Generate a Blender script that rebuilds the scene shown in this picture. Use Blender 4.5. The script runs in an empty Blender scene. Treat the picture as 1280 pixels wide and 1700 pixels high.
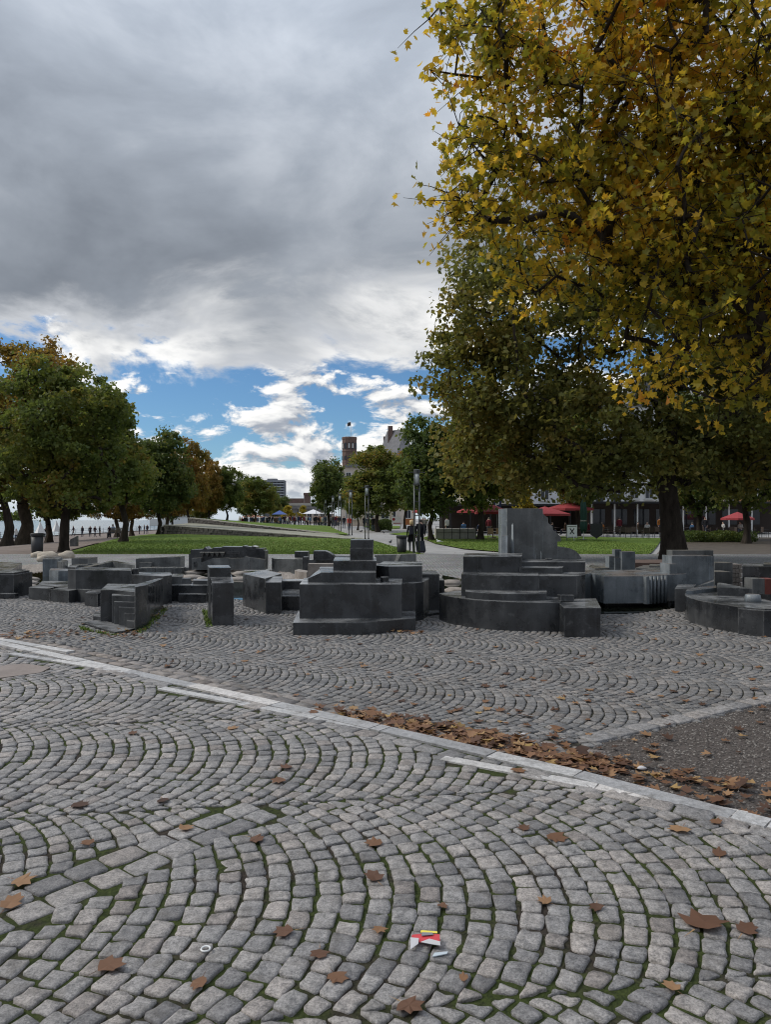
import bpy, bmesh, math, random
import numpy as np
from mathutils import Vector, Matrix
R = math.radians
rng = np.random.default_rng(7)
random.seed(7)
SC = bpy.context.scene
COL = SC.collection

# ------------------------------------------------------------------ camera, sky, sun, exposure
CAM_H = 1.6
FPX = 1230.0            # focal length in photo pixels
HOR = 858.0             # horizon row of the photo
cam = bpy.data.cameras.new('camera')
cam.sensor_fit = 'VERTICAL'; cam.sensor_height = 36.0; cam.lens = 36.0*FPX/1700.0
cam.shift_y = (HOR-850.0)/1700.0
cam.clip_start = 0.1; cam.clip_end = 6000
camo = bpy.data.objects.new('camera', cam); COL.objects.link(camo)
camo.location = (0, 0, CAM_H); camo.rotation_euler = (R(90), 0, 0)
SC.camera = camo
SUN_EL, SUN_AZ = 44.0, -84.0         # azimuth measured from +Y (ahead) to the right
sun = bpy.data.lights.new('sun', 'SUN'); sun.energy = 1.5; sun.angle = R(22); sun.color = (1.0, 0.95, 0.86)
suno = bpy.data.objects.new('sun', sun); COL.objects.link(suno)
sd = Vector((math.sin(R(SUN_AZ))*math.cos(R(SUN_EL)), math.cos(R(SUN_AZ))*math.cos(R(SUN_EL)), math.sin(R(SUN_EL))))
suno.rotation_euler = (-sd).to_track_quat('-Z', 'Y').to_euler()
SC.view_settings.view_transform = 'Standard'; SC.view_settings.look = 'None'
SC.view_settings.exposure = 0.6; SC.view_settings.gamma = 1.0; SC.view_settings.use_curve_mapping = False
SC.cycles.max_bounces = 6; SC.cycles.transparent_max_bounces = 6
SC.cycles.use_denoising = True
SC.cycles.filter_width = 1.1

class NT:
    """tiny node-tree helper: values are sockets or numbers"""
    def __init__(s, tree): s.t = tree; s.n = tree.nodes; s.l = tree.links
    def new(s, typ, **kw):
        n = s.n.new(typ)
        for k, v in kw.items(): setattr(n, k, v)
        return n
    def put(s, sock, v):
        if isinstance(v, bpy.types.NodeSocket): s.l.new(v, sock)
        elif v is not None:
            if isinstance(v, (tuple, list)) and len(v) == 3 and sock.type == 'RGBA': v = (*v, 1)
            sock.default_value = v
    def m(s, op, a, b=None, c=None, clamp=False):
        n = s.new('ShaderNodeMath', operation=op, use_clamp=clamp)
        s.put(n.inputs[0], a)
        if b is not None: s.put(n.inputs[1], b)
        if c is not None: s.put(n.inputs[2], c)
        return n.outputs[0]
    def sm(s, v, a, b, lo=0.0, hi=1.0):
        n = s.new('ShaderNodeMapRange', interpolation_type='SMOOTHSTEP')
        for i, x in enumerate((v, a, b, lo, hi)): s.put(n.inputs[i], x)
        return n.outputs[0]
    def mix(s, f, a, b, mode='MIX'):
        n = s.new('ShaderNodeMix', data_type='RGBA', blend_type=mode)
        s.put(n.inputs[0], f); s.put(n.inputs[6], a); s.put(n.inputs[7], b)
        return n.outputs[2]
    def xyz(s, x, y, z):
        n = s.new('ShaderNodeCombineXYZ')
        for i, v in enumerate((x, y, z)): s.put(n.inputs[i], v)
        return n.outputs[0]
    def noise(s, vec, scale, detail=4, rough=0.55, dist=0.0):
        n = s.new('ShaderNodeTexNoise')
        s.put(n.inputs['Vector'], vec); s.put(n.inputs['Scale'], scale); s.put(n.inputs['Detail'], detail)
        s.put(n.inputs['Roughness'], rough); s.put(n.inputs['Distortion'], dist)
        return n.outputs[0]
    def vor(s, vec, scale, feat='F1', out=0, rnd=1.0):
        n = s.new('ShaderNodeTexVoronoi', feature=feat)
        s.put(n.inputs['Vector'], vec); s.put(n.inputs['Scale'], scale); s.put(n.inputs['Randomness'], rnd)
        return n.outputs[out]
    def ramp(s, f, stops):
        n = s.new('ShaderNodeValToRGB'); e = n.color_ramp.elements
        while len(e) < len(stops): e.new(0.5)
        for i, (p, c) in enumerate(stops): e[i].position = p; e[i].color = (*c, 1)
        s.put(n.inputs[0], f); return n.outputs[0]
    def mapv(s, vec, scale=(1, 1, 1), loc=(0, 0, 0), rot=(0, 0, 0)):
        n = s.new('ShaderNodeMapping'); s.put(n.inputs[0], vec); n.inputs[1].default_value = loc
        n.inputs[2].default_value = rot; n.inputs[3].default_value = scale; return n.outputs[0]

def build_world():
    w = bpy.data.worlds.new('World'); SC.world = w; w.use_nodes = True
    t = NT(w.node_tree); t.n.clear()
    out = t.new('ShaderNodeOutputWorld'); bg = t.new('ShaderNodeBackground'); bg.inputs[1].default_value = 0.1
    t.l.new(bg.outputs[0], out.inputs[0])
    sky = t.new('ShaderNodeTexSky', sky_type='NISHITA'); sky.sun_disc = False
    sky.sun_elevation = R(SUN_EL); sky.sun_rotation = R(SUN_AZ)
    sky.air_density = 1.0; sky.dust_density = 0.25; sky.ozone_density = 2.5
    g = t.new('ShaderNodeTexCoord').outputs['Generated']
    sp = t.new('ShaderNodeSeparateXYZ'); t.l.new(g, sp.inputs[0]); x, y, z = sp.outputs
    zc = t.m('MAXIMUM', z, 0.03)
    px, py = t.m('DIVIDE', x, zc), t.m('DIVIDE', y, zc)
    # scattered cumulus low down
    v = t.xyz(t.m('MULTIPLY', x, 6.0), t.m('MULTIPLY', y, 6.0), t.m('MULTIPLY', z, 13.0))
    v = t.mapv(v, loc=(3.7, 1.3, 0.35))
    n = t.noise(v, 2.2, 10, 0.60, 0.25)
    n_up = t.noise(t.mapv(v, loc=(-0.05, 0.0, 0.13)), 2.2, 4, 0.5, 0.25)
    bias = t.sm(z, 0.015, 0.20, 0.115, -0.03)
    nb = t.m('ADD', n, bias)
    cmask = t.sm(nb, 0.475, 0.575)
    lit = t.m('SUBTRACT', n, n_up)
    shade = t.sm(lit, -0.13, 0.08)
    core = t.sm(nb, 0.58, 0.76)
    shade = t.m('SUBTRACT', shade, t.m('MULTIPLY', core, 0.35), clamp=True)
    ccol = t.mix(shade, (2.4, 2.65, 3.1), (7.0, 6.95, 6.8))
    ccol = t.mix(t.sm(z, 0.0, 0.05), (4.0, 4.5, 4.9), ccol)
    skyc = t.mix(1.0, sky.outputs[0], (0.38, 0.53, 0.66), 'MULTIPLY')
    col = t.mix(cmask, skyc, ccol)
    # the grey deck overhead with a sunlit ragged front
    dv = t.mapv(g, (1.0, 1.0, 1.9), (0.31, 0.17, 0.40))
    n1 = t.noise(dv, 4.2, 10, 0.60, 0.35)
    n1u = t.noise(t.mapv(dv, loc=(-0.02, 0.0, 0.05)), 4.2, 5, 0.5, 0.35)
    n2 = t.noise(t.mapv(g, (1.0, 1.0, 1.35), (0.75, 0.4, 0.15)), 2.3, 6, 0.52, 0.35)
    q = t.m('ADD', t.m('MULTIPLY', t.m('SUBTRACT', z, 0.205), 9.0), t.m('MULTIPLY', t.m('SUBTRACT', n1, 0.5), 3.4))
    back = t.sm(y, 0.15, 0.55)      # the deck closes overhead and behind
    q = t.m('ADD', q, t.m('MULTIPLY', t.m('SUBTRACT', 1.0, back), 3.0))
    dmask = t.sm(q, 0.0, 0.30)
    thick = t.sm(q, 0.05, 1.05)
    gy = t.m('ADD', t.m('MULTIPLY', n2, 0.62), t.m('MULTIPLY', t.m('ADD', t.m('SUBTRACT', n1, n1u), 0.5), 0.38))
    grey = t.ramp(gy, [(0.36, (1.32, 1.49, 1.76)), (0.50, (1.95, 2.17, 2.50)), (0.64, (3.0, 3.22, 3.55))])
    # overcast paling towards the zenith
    grey = t.mix(t.sm(z, 0.28, 0.85), grey, t.mix(1.0, grey, (2.5, 2.52, 2.56), 'MULTIPLY'))
    rim = t.mix(t.sm(t.m('SUBTRACT', n1, n1u), -0.06, 0.08), (4.2, 4.35, 4.6), (7.4, 7.35, 7.2))
    col = t.mix(dmask, col, t.mix(thick, rim, grey))
    col = t.mix(t.sm(z, -0.02, 0.0), (1.6, 1.6, 1.6), col)
    t.l.new(col, bg.inputs[0])
build_world()

# ------------------------------------------------------------------ materials
MATS = {}
def mat(name, fn=None, **kw):
    if name in MATS: return MATS[name]
    m = bpy.data.materials.new(name); m.use_nodes = True; t = NT(m.node_tree)
    b = t.n['Principled BSDF']
    b.inputs['Roughness'].default_value = kw.get('rough', 0.7)
    b.inputs['Metallic'].default_value = kw.get('metal', 0.0)
    if 'spec' in kw: b.inputs['Specular IOR Level'].default_value = kw['spec']
    if 'col' in kw: t.put(b.inputs['Base Color'], kw['col'])
    if fn: fn(t, b)
    MATS[name] = m; return m
def bump(t, b, h, strength=0.3, dist=0.01):
    n = t.new('ShaderNodeBump'); n.inputs['Strength'].default_value = strength; n.inputs['Distance'].default_value = dist
    t.put(n.inputs['Height'], h); t.l.new(n.outputs[0], b.inputs['Normal'])
def obc(t): return t.new('ShaderNodeTexCoord').outputs['Object']
def pos(t): return t.new('ShaderNodeNewGeometry').outputs['Position']
def isl(t): return t.new('ShaderNodeNewGeometry').outputs['Random Per Island']
def orand(t): return t.new('ShaderNodeObjectInfo').outputs['Random']
def irand(t): return t.m('FRACT', t.m('ADD', isl(t), orand(t)))
def mottled(name, c1, c2, scale=3.0, rough=0.8, det=6, bstr=0.25, bdist=0.01, vscale=(1, 1, 1), spec=0.5):
    def f(t, b):
        p = t.mapv(pos(t), vscale)
        n = t.noise(p, scale, det, 0.6); n2 = t.noise(p, scale*9, 3, 0.6)
        k = t.m('ADD', t.m('MULTIPLY', n, 0.7), t.m('MULTIPLY', n2, 0.3))
        t.put(b.inputs['Base Color'], t.ramp(k, [(0.34, c1), (0.66, c2)]))
        if bstr: bump(t, b, k, bstr, bdist)
    return mat(name, f, rough=rough, spec=spec)

def granite(name, dark, light, warm=(0.30, 0.26, 0.23), dirt=0.35, rough=0.68):
    def f(t, b):
        p = pos(t); r = irand(t)
        sp1 = t.noise(p, 120, 4, 0.8); sp2 = t.noise(p, 24, 6, 0.7); big = t.noise(p, 1.1, 3, 0.5)
        base = t.ramp(t.m('ADD', t.m('MULTIPLY', sp1, 0.55), t.m('MULTIPLY', sp2, 0.45)), [(0.40, dark), (0.60, light)])
        tint = t.ramp(r, [(0.0, (0.62, 0.62, 0.64)), (0.3, (0.92, 0.92, 0.93)), (0.65, (1.06, 1.04, 1.03)), (0.88, (1.25, 1.18, 1.13)), (1.0, (0.80, 0.74, 0.71))])
        c = t.mix(1.0, base, tint, 'MULTIPLY')
        c = t.mix(t.m('MULTIPLY', t.sm(t.noise(p, 6.5, 4, 0.6), 0.5, 0.72), dirt), c, (0.10, 0.085, 0.068))
        c = t.mix(t.m('MULTIPLY', t.sm(big, 0.42, 0.66), 0.28), c, t.mix(1.0, c, (0.62, 0.60, 0.58), 'MULTIPLY'))
        t.put(b.inputs['Base Color'], c)
        t.put(b.inputs['Roughness'], t.sm(sp2, 0.3, 0.7, rough-0.16, rough+0.14))
        h = t.m('ADD', t.m('MULTIPLY', t.noise(p, 26, 5, 0.7), 0.8), t.m('MULTIPLY', sp1, 0.22))
        bump(t, b, h, 0.9, 0.014)
    return mat(name, f, rough=rough, spec=0.45)
M_cob = granite('granite_cobble', (0.115, 0.111, 0.109), (0.40, 0.383, 0.37), dirt=0.4)
M_sett = granite('granite_small_sett', (0.095, 0.093, 0.092), (0.29, 0.282, 0.274), dirt=0.4)
M_gut = granite('gutter_sett', (0.15, 0.135, 0.125), (0.34, 0.31, 0.29), dirt=0.75)
M_kerb = granite('pale_granite_kerb', (0.34, 0.337, 0.33), (0.64, 0.63, 0.62), dirt=0.42, rough=0.6)
def f_joint(t, b):
    p = pos(t); n = t.noise(p, 2.2, 5, 0.65); n2 = t.noise(p, 45, 4, 0.7)
    moss = t.ramp(n2, [(0.3, (0.018, 0.026, 0.008)), (0.7, (0.062, 0.08, 0.020))])
    soil = t.ramp(n2, [(0.3, (0.018, 0.014, 0.011)), (0.7, (0.065, 0.052, 0.042))])
    t.put(b.inputs['Base Color'], t.mix(t.sm(n, 0.36, 0.55), soil, moss)); bump(t, b, n2, 1.0, 0.02)
M_joint = mat('mossy_joint', f_joint, rough=0.95, spec=0.2)
def f_joint2(t, b):
    p = pos(t); n2 = t.noise(p, 35, 4, 0.7)
    c = t.ramp(n2, [(0.3, (0.016, 0.014, 0.012)), (0.7, (0.06, 0.055, 0.042))])
    t.put(b.inputs['Base Color'], t.mix(t.m('MULTIPLY', t.sm(t.noise(p, 0.9, 4), 0.48, 0.66), 0.6), c, (0.05, 0.065, 0.018)))
M_joint2 = mat('dark_joint', f_joint2, rough=0.95, spec=0.2)
def f_farcob(t, b):
    p = pos(t); d = t.vor(p, 9.0, 'DISTANCE_TO_EDGE', 0, 0.75); cc = t.vor(p, 9.0, 'F1', 1, 0.75)
    n = t.noise(p, 0.5, 5, 0.6)
    st = t.mix(0.35, t.ramp(n, [(0.35, (0.20, 0.195, 0.185)), (0.65, (0.33, 0.32, 0.305))]), t.mix(1.0, cc, (0.4, 0.4, 0.4), 'MULTIPLY'))
    st = t.mix(0.6, st, t.ramp(n, [(0.35, (0.19, 0.185, 0.18)), (0.65, (0.33, 0.325, 0.31))]))
    t.put(b.inputs['Base Color'], t.mix(t.sm(d, 0.04, 0.12), (0.06, 0.055, 0.048), st)); bump(t, b, t.sm(d, 0.0, 0.15), 0.6, 0.02)
M_farcob = mat('worn_cobble_field', f_farcob, rough=0.7)
M_gravel = mottled('dark_gravel', (0.035, 0.028, 0.024), (0.115, 0.094, 0.082), 30, 0.9, 5, 1.0, 0.01)
M_pebble = mat('gravel_chip', lambda t, b: t.put(b.inputs['Base Color'], t.ramp(irand(t), [(0, (0.04, 0.033, 0.028)), (0.7, (0.11, 0.095, 0.085)), (1, (0.22, 0.20, 0.18))])), rough=0.85)
def f_basalt(c1, c2, c3, sheen_stain, r0=0.24):
    def f(t, b):
        p = pos(t); n = t.noise(p, 2.2, 6, 0.62); s = t.noise(t.mapv(p, (7, 7, 0.7)), 1.0, 5, 0.6); fn = t.noise(p, 55, 3, 0.65)
        k = t.m('ADD', t.m('ADD', t.m('MULTIPLY', n, 0.5), t.m('MULTIPLY', s, 0.32)), t.m('MULTIPLY', fn, 0.18))
        c = t.ramp(k, [(0.36, c1), (0.52, c2), (0.68, c3)])
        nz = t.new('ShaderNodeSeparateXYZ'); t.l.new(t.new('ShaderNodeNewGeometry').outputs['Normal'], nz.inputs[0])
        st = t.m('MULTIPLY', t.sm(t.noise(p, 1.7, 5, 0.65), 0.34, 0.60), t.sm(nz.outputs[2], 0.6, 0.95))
        c = t.mix(t.m('MULTIPLY', st, 0.8), c, sheen_stain)  # upward faces tinted: painted sky sheen on the dark blocks, brown stain on others
        bv = t.new('ShaderNodeBevel', samples=4); bv.inputs[0].default_value = 0.022
        dt = t.new('ShaderNodeVectorMath', operation='DOT_PRODUCT'); t.l.new(bv.outputs[0], dt.inputs[0]); t.l.new(t.new('ShaderNodeNewGeometry').outputs['Normal'], dt.inputs[1])
        edge = t.m('MULTIPLY', t.sm(dt.outputs['Value'], 0.985, 0.86), t.sm(t.noise(p, 11, 4, 0.6), 0.36, 0.56))
        c = t.mix(t.m('MULTIPLY', edge, 0.7), c, (0.24, 0.24, 0.235))
        run = t.sm(t.noise(t.mapv(p, (14, 14, 0.5), (3, 1, 2)), 1.0, 3, 0.5), 0.62, 0.74)
        c = t.mix(t.m('MULTIPLY', run, 0.32), c, t.mix(1.0, c, (2.6, 2.7, 2.8), 'MULTIPLY'))
        lich = t.sm(t.noise(p, 7.0, 6, 0.7, 0.5), 0.60, 0.68)
        c = t.mix(t.m('MULTIPLY', lich, 0.22), c, sheen_stain)
        c = t.mix(t.m('MULTIPLY', t.sm(t.noise(t.mapv(p, (1, 1, 1), (5, 2, 1)), 0.9, 4, 0.6), 0.5, 0.7), 0.4), c, t.mix(1.0, c, (0.5, 0.5, 0.52), 'MULTIPLY'))
        t.put(b.inputs['Base Color'], c)
        t.put(b.inputs['Roughness'], t.sm(n, 0.34, 0.66, r0-0.13, r0+0.24)); bump(t, b, k, 0.3, 0.008)
    return f
M_bas = mat('dark_cast_block', f_basalt((0.012, 0.013, 0.015), (0.034, 0.036, 0.039), (0.085, 0.088, 0.09), (0.25, 0.25, 0.25)), spec=0.7)  # pale last tone puts the sky sheen of wet tops into the colour
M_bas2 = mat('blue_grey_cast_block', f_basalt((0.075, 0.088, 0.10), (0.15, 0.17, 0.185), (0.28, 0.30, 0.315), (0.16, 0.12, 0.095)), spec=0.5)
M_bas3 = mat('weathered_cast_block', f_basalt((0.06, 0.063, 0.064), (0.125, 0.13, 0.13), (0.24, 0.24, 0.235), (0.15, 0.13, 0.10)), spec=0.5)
M_streak = mottled('pale_lime_streak', (0.24, 0.27, 0.29), (0.42, 0.45, 0.47), 6, 0.6, 5, 0.2)
def f_water(t, b):
    p = pos(t); t.put(b.inputs['Base Color'], (0.012, 0.014, 0.010))
    bump(t, b, t.noise(p, 3.0, 3, 0.5), 0.05, 0.02)
M_pool = mat('pool_water', f_water, rough=0.04, spec=0.6)
def f_river(t, b):
    p = pos(t); t.put(b.inputs['Base Color'], (0.10, 0.115, 0.105)); bump(t, b, t.noise(t.mapv(p, (0.8, 0.25, 1)), 1.0, 4, 0.6), 0.5, 0.25)
M_river = mat('river_water', f_river, rough=0.18, spec=0.6)
def f_grass(t, b):
    p = pos(t); n = t.noise(p, 0.22, 5, 0.6); n2 = t.noise(p, 3.0, 5, 0.7)
    c = t.ramp(t.m('ADD', t.m('MULTIPLY', n, 0.45), t.m('MULTIPLY', n2, 0.55)), [(0.36, (0.06, 0.10, 0.015)), (0.5, (0.105, 0.165, 0.023)), (0.66, (0.155, 0.215, 0.036))])
    bare = t.sm(t.noise(t.mapv(p, (0.10, 0.5, 1), (4.2, 1.7, 0)), 1.0, 4, 0.6), 0.56, 0.70)
    c = t.mix(t.m('MULTIPLY', bare, 0.6), c, (0.075, 0.06, 0.032))
    t.put(b.inputs['Base Color'], c); bump(t, b, t.noise(p, 22, 4, 0.7), 0.9, 0.05)
M_grass = mat('mown_grass', f_grass, rough=0.9, spec=0.2)
def f_blade(t, b):
    t.put(b.inputs['Base Color'], t.ramp(irand(t), [(0, (0.075, 0.12, 0.018)), (0.6, (0.13, 0.20, 0.03)), (1, (0.22, 0.26, 0.06))]))
M_blade = mat('grass_blade', f_blade, rough=0.7, spec=0.3)
M_soil = mottled('bare_soil', (0.045, 0.035, 0.026), (0.10, 0.08, 0.06), 2.5, 0.95)
M_prom = mottled('brown_promenade', (0.13, 0.098, 0.082), (0.225, 0.18, 0.155), 0.7, 0.9)
M_path = mottled('grey_path', (0.22, 0.212, 0.205), (0.36, 0.35, 0.335), 0.8, 0.85)
M_terr = mottled('pale_terrace', (0.15, 0.15, 0.095), (0.34, 0.325, 0.27), 1.2, 0.9)
M_bark = mottled('bark', (0.018, 0.014, 0.011), (0.062, 0.050, 0.040), 5.0, 0.95, 6, 0.9, 0.03, (1, 1, 0.3), 0.2)
M_bark2 = mottled('plane_bark', (0.035, 0.028, 0.020), (0.13, 0.105, 0.078), 3.2, 0.9, 5, 0.6, 0.03, (1, 1, 0.5), 0.2)
M_rubble = mottled('rubble_wall_stone', (0.035, 0.032, 0.030), (0.13, 0.12, 0.11), 4.0, 0.9, 6, 0.8, 0.03)
M_cope = mottled('pale_coping', (0.30, 0.285, 0.25), (0.46, 0.44, 0.39), 3.0, 0.85)
M_boul = mottled('sandstone_boulder', (0.28, 0.235, 0.18), (0.50, 0.44, 0.36), 5.0, 0.85, 6, 0.6, 0.02)
M_stepst = mottled('stepping_stone', (0.17, 0.145, 0.125), (0.34, 0.30, 0.265), 4.0, 0.75, 6, 0.5, 0.02)

def leafmat(name, stops, trans=0.35, patch=0.6, pscale=0.45):
    m = bpy.data.materials.new(name); m.use_nodes = True; t = NT(m.node_tree)
    b = t.n['Principled BSDF']; out = t.n['Material Output']
    k = t.m('ADD', t.m('MULTIPLY', irand(t), 1.0-patch), t.m('MULTIPLY', t.sm(t.noise(pos(t), pscale, 3, 0.55), 0.3, 0.7), patch))
    c = t.ramp(k, stops)
    b.inputs['Roughness'].default_value = 0.55; b.inputs['Specular IOR Level'].default_value = 0.3
    t.l.new(c, b.inputs['Base Color'])
    tr = t.new('ShaderNodeBsdfTranslucent'); t.l.new(t.mix(1.0, c, (1.35, 1.3, 1.0), 'MULTIPLY'), tr.inputs[0])   # leaves let through more than they throw back
    mx = t.new('ShaderNodeMixShader'); mx.inputs[0].default_value = trans
    t.l.new(b.outputs[0], mx.inputs[1]); t.l.new(tr.outputs[0], mx.inputs[2]); t.l.new(mx.outputs[0], out.inputs[0])
    MATS[name] = m; return m
LM_near = leafmat('autumn_leaf_gold', [(0.0, (0.14, 0.16, 0.025)), (0.30, (0.27, 0.25, 0.032)), (0.52, (0.48, 0.35, 0.038)), (0.74, (0.64, 0.42, 0.045)), (0.88, (0.62, 0.28, 0.04)), (1.0, (0.38, 0.15, 0.035))], 0.58, 0.5, 0.5)
LM_plane = leafmat('autumn_leaf_olive', [(0.0, (0.09, 0.11, 0.03)), (0.45, (0.15, 0.155, 0.04)), (0.75, (0.21, 0.185, 0.045)), (0.94, (0.30, 0.21, 0.05)), (1.0, (0.26, 0.14, 0.05))], 0.5, 0.5, 0.3)
LM_green = leafmat('leaf_dark_green', [(0.0, (0.05, 0.08, 0.028)), (0.5, (0.09, 0.13, 0.036)), (0.85, (0.145, 0.165, 0.04)), (1.0, (0.22, 0.17, 0.045))], 0.48, 0.5, 0.35)
LM_mix = leafmat('leaf_green_turning', [(0.0, (0.075, 0.11, 0.03)), (0.45, (0.13, 0.165, 0.04)), (0.75, (0.19, 0.195, 0.044)), (0.92, (0.28, 0.20, 0.046)), (1.0, (0.34, 0.18, 0.045))], 0.5, 0.6, 0.3)
LM_brown = leafmat('leaf_brown_turning', [(0.0, (0.12, 0.12, 0.03)), (0.4, (0.21, 0.16, 0.036)), (0.75, (0.30, 0.185, 0.045)), (1.0, (0.34, 0.17, 0.05))], 0.5, 0.5, 0.4)
LM_yel = leafmat('leaf_yellow', [(0.0, (0.14, 0.14, 0.02)), (0.5, (0.36, 0.29, 0.03)), (1.0, (0.50, 0.36, 0.04))], 0.35, 0.4, 0.5)
LM_dead = leafmat('fallen_leaf_brown', [(0.0, (0.06, 0.034, 0.024)), (0.3, (0.13, 0.066, 0.04)), (0.6, (0.22, 0.115, 0.06)), (0.85, (0.32, 0.19, 0.10)), (1.0, (0.42, 0.29, 0.10))], 0.15, 0.1, 1.0)

def plain(name, col, rough=0.6, metal=0.0, spec=0.5):
    def f(t, b):
        n = t.noise(pos(t), 6.0, 4, 0.6)
        t.put(b.inputs['Base Color'], t.mix(n, tuple(c*0.78 for c in col), tuple(min(1, c*1.18) for c in col)))
    return mat(name, f, rough=rough, metal=metal, spec=spec)

# ------------------------------------------------------------------ object helpers
def tag(o, label=None, cat=None, group=None, kind=None):
    if label: o['label'] = label
    if cat: o['category'] = cat
    if group: o['group'] = group
    if kind: o['kind'] = kind
    return o
def empty(name, loc=(0, 0, 0), label=None, cat=None, group=None):
    o = bpy.data.objects.new(name, None); COL.objects.link(o); o.location = loc; o.empty_display_size = 0.2
    return tag(o, label, cat, group)
def link(name, me, parent=None, world=True):
    o = bpy.data.objects.new(name, me); COL.objects.link(o)
    if parent is not None:
        o.parent = parent
        if world: o.matrix_parent_inverse = Matrix.Translation(parent.location).inverted()
    return o
def mkmesh(name, V, F, mats, smooth=False, mi=None):
    me = bpy.data.meshes.new(name)
    me.from_pydata([tuple(v) for v in V], [], [tuple(f) for f in F])
    for m in (mats if isinstance(mats, (list, tuple)) else [mats]): me.materials.append(m)
    if mi is not None: me.polygons.foreach_set('material_index', np.asarray(mi, dtype=np.int32))
    if smooth: me.polygons.foreach_set('use_smooth', np.ones(len(me.polygons), dtype=bool))
    me.update(); return me
def npmesh(name, V, F, mats, smooth=False):
    """V (n,3), F (m,k) arrays of one polygon size, or a list of such arrays"""
    me = bpy.data.meshes.new(name); V = np.asarray(V, dtype=np.float32)
    Fs = F if isinstance(F, list) else [F]
    me.vertices.add(len(V)); me.vertices.foreach_set('co', V.ravel())
    idx = np.concatenate([f.ravel() for f in Fs]).astype(np.int32)
    tot = np.concatenate([np.full(len(f), f.shape[1]) for f in Fs]).astype(np.int32)
    st = np.concatenate([[0], np.cumsum(tot)[:-1]]).astype(np.int32)
    me.loops.add(len(idx)); me.loops.foreach_set('vertex_index', idx)
    me.polygons.add(len(tot)); me.polygons.foreach_set('loop_start', st); me.polygons.foreach_set('loop_total', tot)
    if smooth: me.polygons.foreach_set('use_smooth', np.ones(len(tot), dtype=bool))
    for m in (mats if isinstance(mats, (list, tuple)) else [mats]): me.materials.append(m)
    me.update(calc_edges=True); return me
class MB:
    """collects boxes, tubes, prisms into one mesh"""
    def __init__(s): s.V = []; s.F = []; s.M = []
    def add(s, V, F, m=0):
        o = len(s.V); s.V += [tuple(v) for v in V]; s.F += [tuple(i+o for i in f) for f in F]; s.M += [m]*len(F); return s
    def box(s, c, d, rz=0, m=0, taper=1.0):
        x, y, z = (k/2 for k in d); ca, sa = math.cos(rz), math.sin(rz); V = []
        for sz in (-1, 1):
            k = taper if sz > 0 else 1.0
            for sx, sy in ((-1, -1), (1, -1), (1, 1), (-1, 1)):
                a, b = sx*x*k, sy*y*k; V.append((c[0]+a*ca-b*sa, c[1]+a*sa+b*ca, c[2]+sz*z))
        return s.add(V, [(3, 2, 1, 0), (4, 5, 6, 7), (0, 1, 5, 4), (1, 2, 6, 5), (2, 3, 7, 6), (3, 0, 4, 7)], m)
    def tube(s, p, q, r0, r1=None, n=8, m=0, caps=True):
        r1 = r0 if r1 is None else r1
        p, q = Vector(p), Vector(q); d = (q-p)
        if d.length < 1e-6: return s
        d.normalize(); u = d.orthogonal().normalized(); w = d.cross(u); V = []
        for c, r in ((p, r0), (q, r1)):
            for i in range(n):
                a = 2*math.pi*i/n; V.append(c+u*(r*math.cos(a))+w*(r*math.sin(a)))
        F = [(i, (i+1) % n, n+(i+1) % n, n+i) for i in range(n)]
        if caps: F += [tuple(range(n-1, -1, -1)), tuple(range(n, 2*n))]
        return s.add(V, F, m)
    def lathe(s, c, prof, n=16, m=0):
        V = []; F = []
        for r, z in prof:
            for i in range(n):
                a = 2*math.pi*i/n; V.append((c[0]+r*math.cos(a), c[1]+r*math.sin(a), c[2]+z))
        for k in range(len(prof)-1):
            for i in range(n): F.append((k*n+i, k*n+(i+1) % n, (k+1)*n+(i+1) % n, (k+1)*n+i))
        F.append(tuple(range(n-1, -1, -1))); F.append(tuple((len(prof)-1)*n+i for i in range(n)))
        return s.add(V, F, m)
    def mesh(s, name, mats, smooth=False): return mkmesh(name, s.V, s.F, mats, smooth, s.M)
    def obj(s, name, mats, parent=None, smooth=False, world=True): return link(name, s.mesh(name, mats, smooth), parent, world)
def dup(o, loc=None, rz=None, scale=None, parent=None, **tags):
    c = o.copy(); COL.objects.link(c)
    if parent is not None: c.parent = parent
    if loc is not None: c.location = loc
    if rz is not None: c.rotation_euler = (0, 0, rz)
    if scale is not None: c.scale = scale if isinstance(scale, (tuple, list)) else (scale,)*3
    tag(c, **tags)
    for ch in KIDS.get(o.name, []):
        k = dup(ch, parent=c); KIDS.setdefault(c.name, []).append(k)
    return c
KIDS = {}
def fam(root):
    """remember the children of a prototype (and their children) for dup()"""
    for o in list(bpy.data.objects):
        p = o.parent
        while p is not None and p is not root: p = p.parent
        if p is root: KIDS.setdefault(o.parent.name, []).append(o)
    return root

# ------------------------------------------------------------------ photo pixel -> place on the ground
ZP = -0.06      # level of the plaza beyond the kerb
def lerp_pts(x, pts):
    return float(np.interp(x, [p[0] for p in pts], [p[1] for p in pts]))
def T0(x, y):
    """lie of the land"""
    z = lerp_pts(y, [(-50, 0), (5, ZP), (28, ZP), (40, -0.30), (60, -0.13), (80, -0.10), (95, 0.0), (125, 0.10), (400, 0.3)])
    if x < -19 and y > 24:
        k = min(1.0, (-19-x)/24.0); k = k*k*(3-2*k)*min(1, (y-24)/20.0)
        z = z*(1-k) + (-1.45)*k
    return z
def gp(px, py, zf=T0):
    """ground point seen at a photo pixel"""
    d0, d = 1.0, 3000.0
    f = lambda d: CAM_H-(py-HOR)/FPX*d-zf((px-640)/FPX*d, d)
    lo, hi = 1.0, None
    for s in np.geomspace(1.5, 900, 400):
        if f(s) <= 0: hi = s; break
        lo = s
    if hi is None: hi = 900; lo = 900
    for _ in range(40):
        m = (lo+hi)/2
        if f(m) > 0: lo = m
        else: hi = m
    return ((px-640)/FPX*hi, hi)
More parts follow.
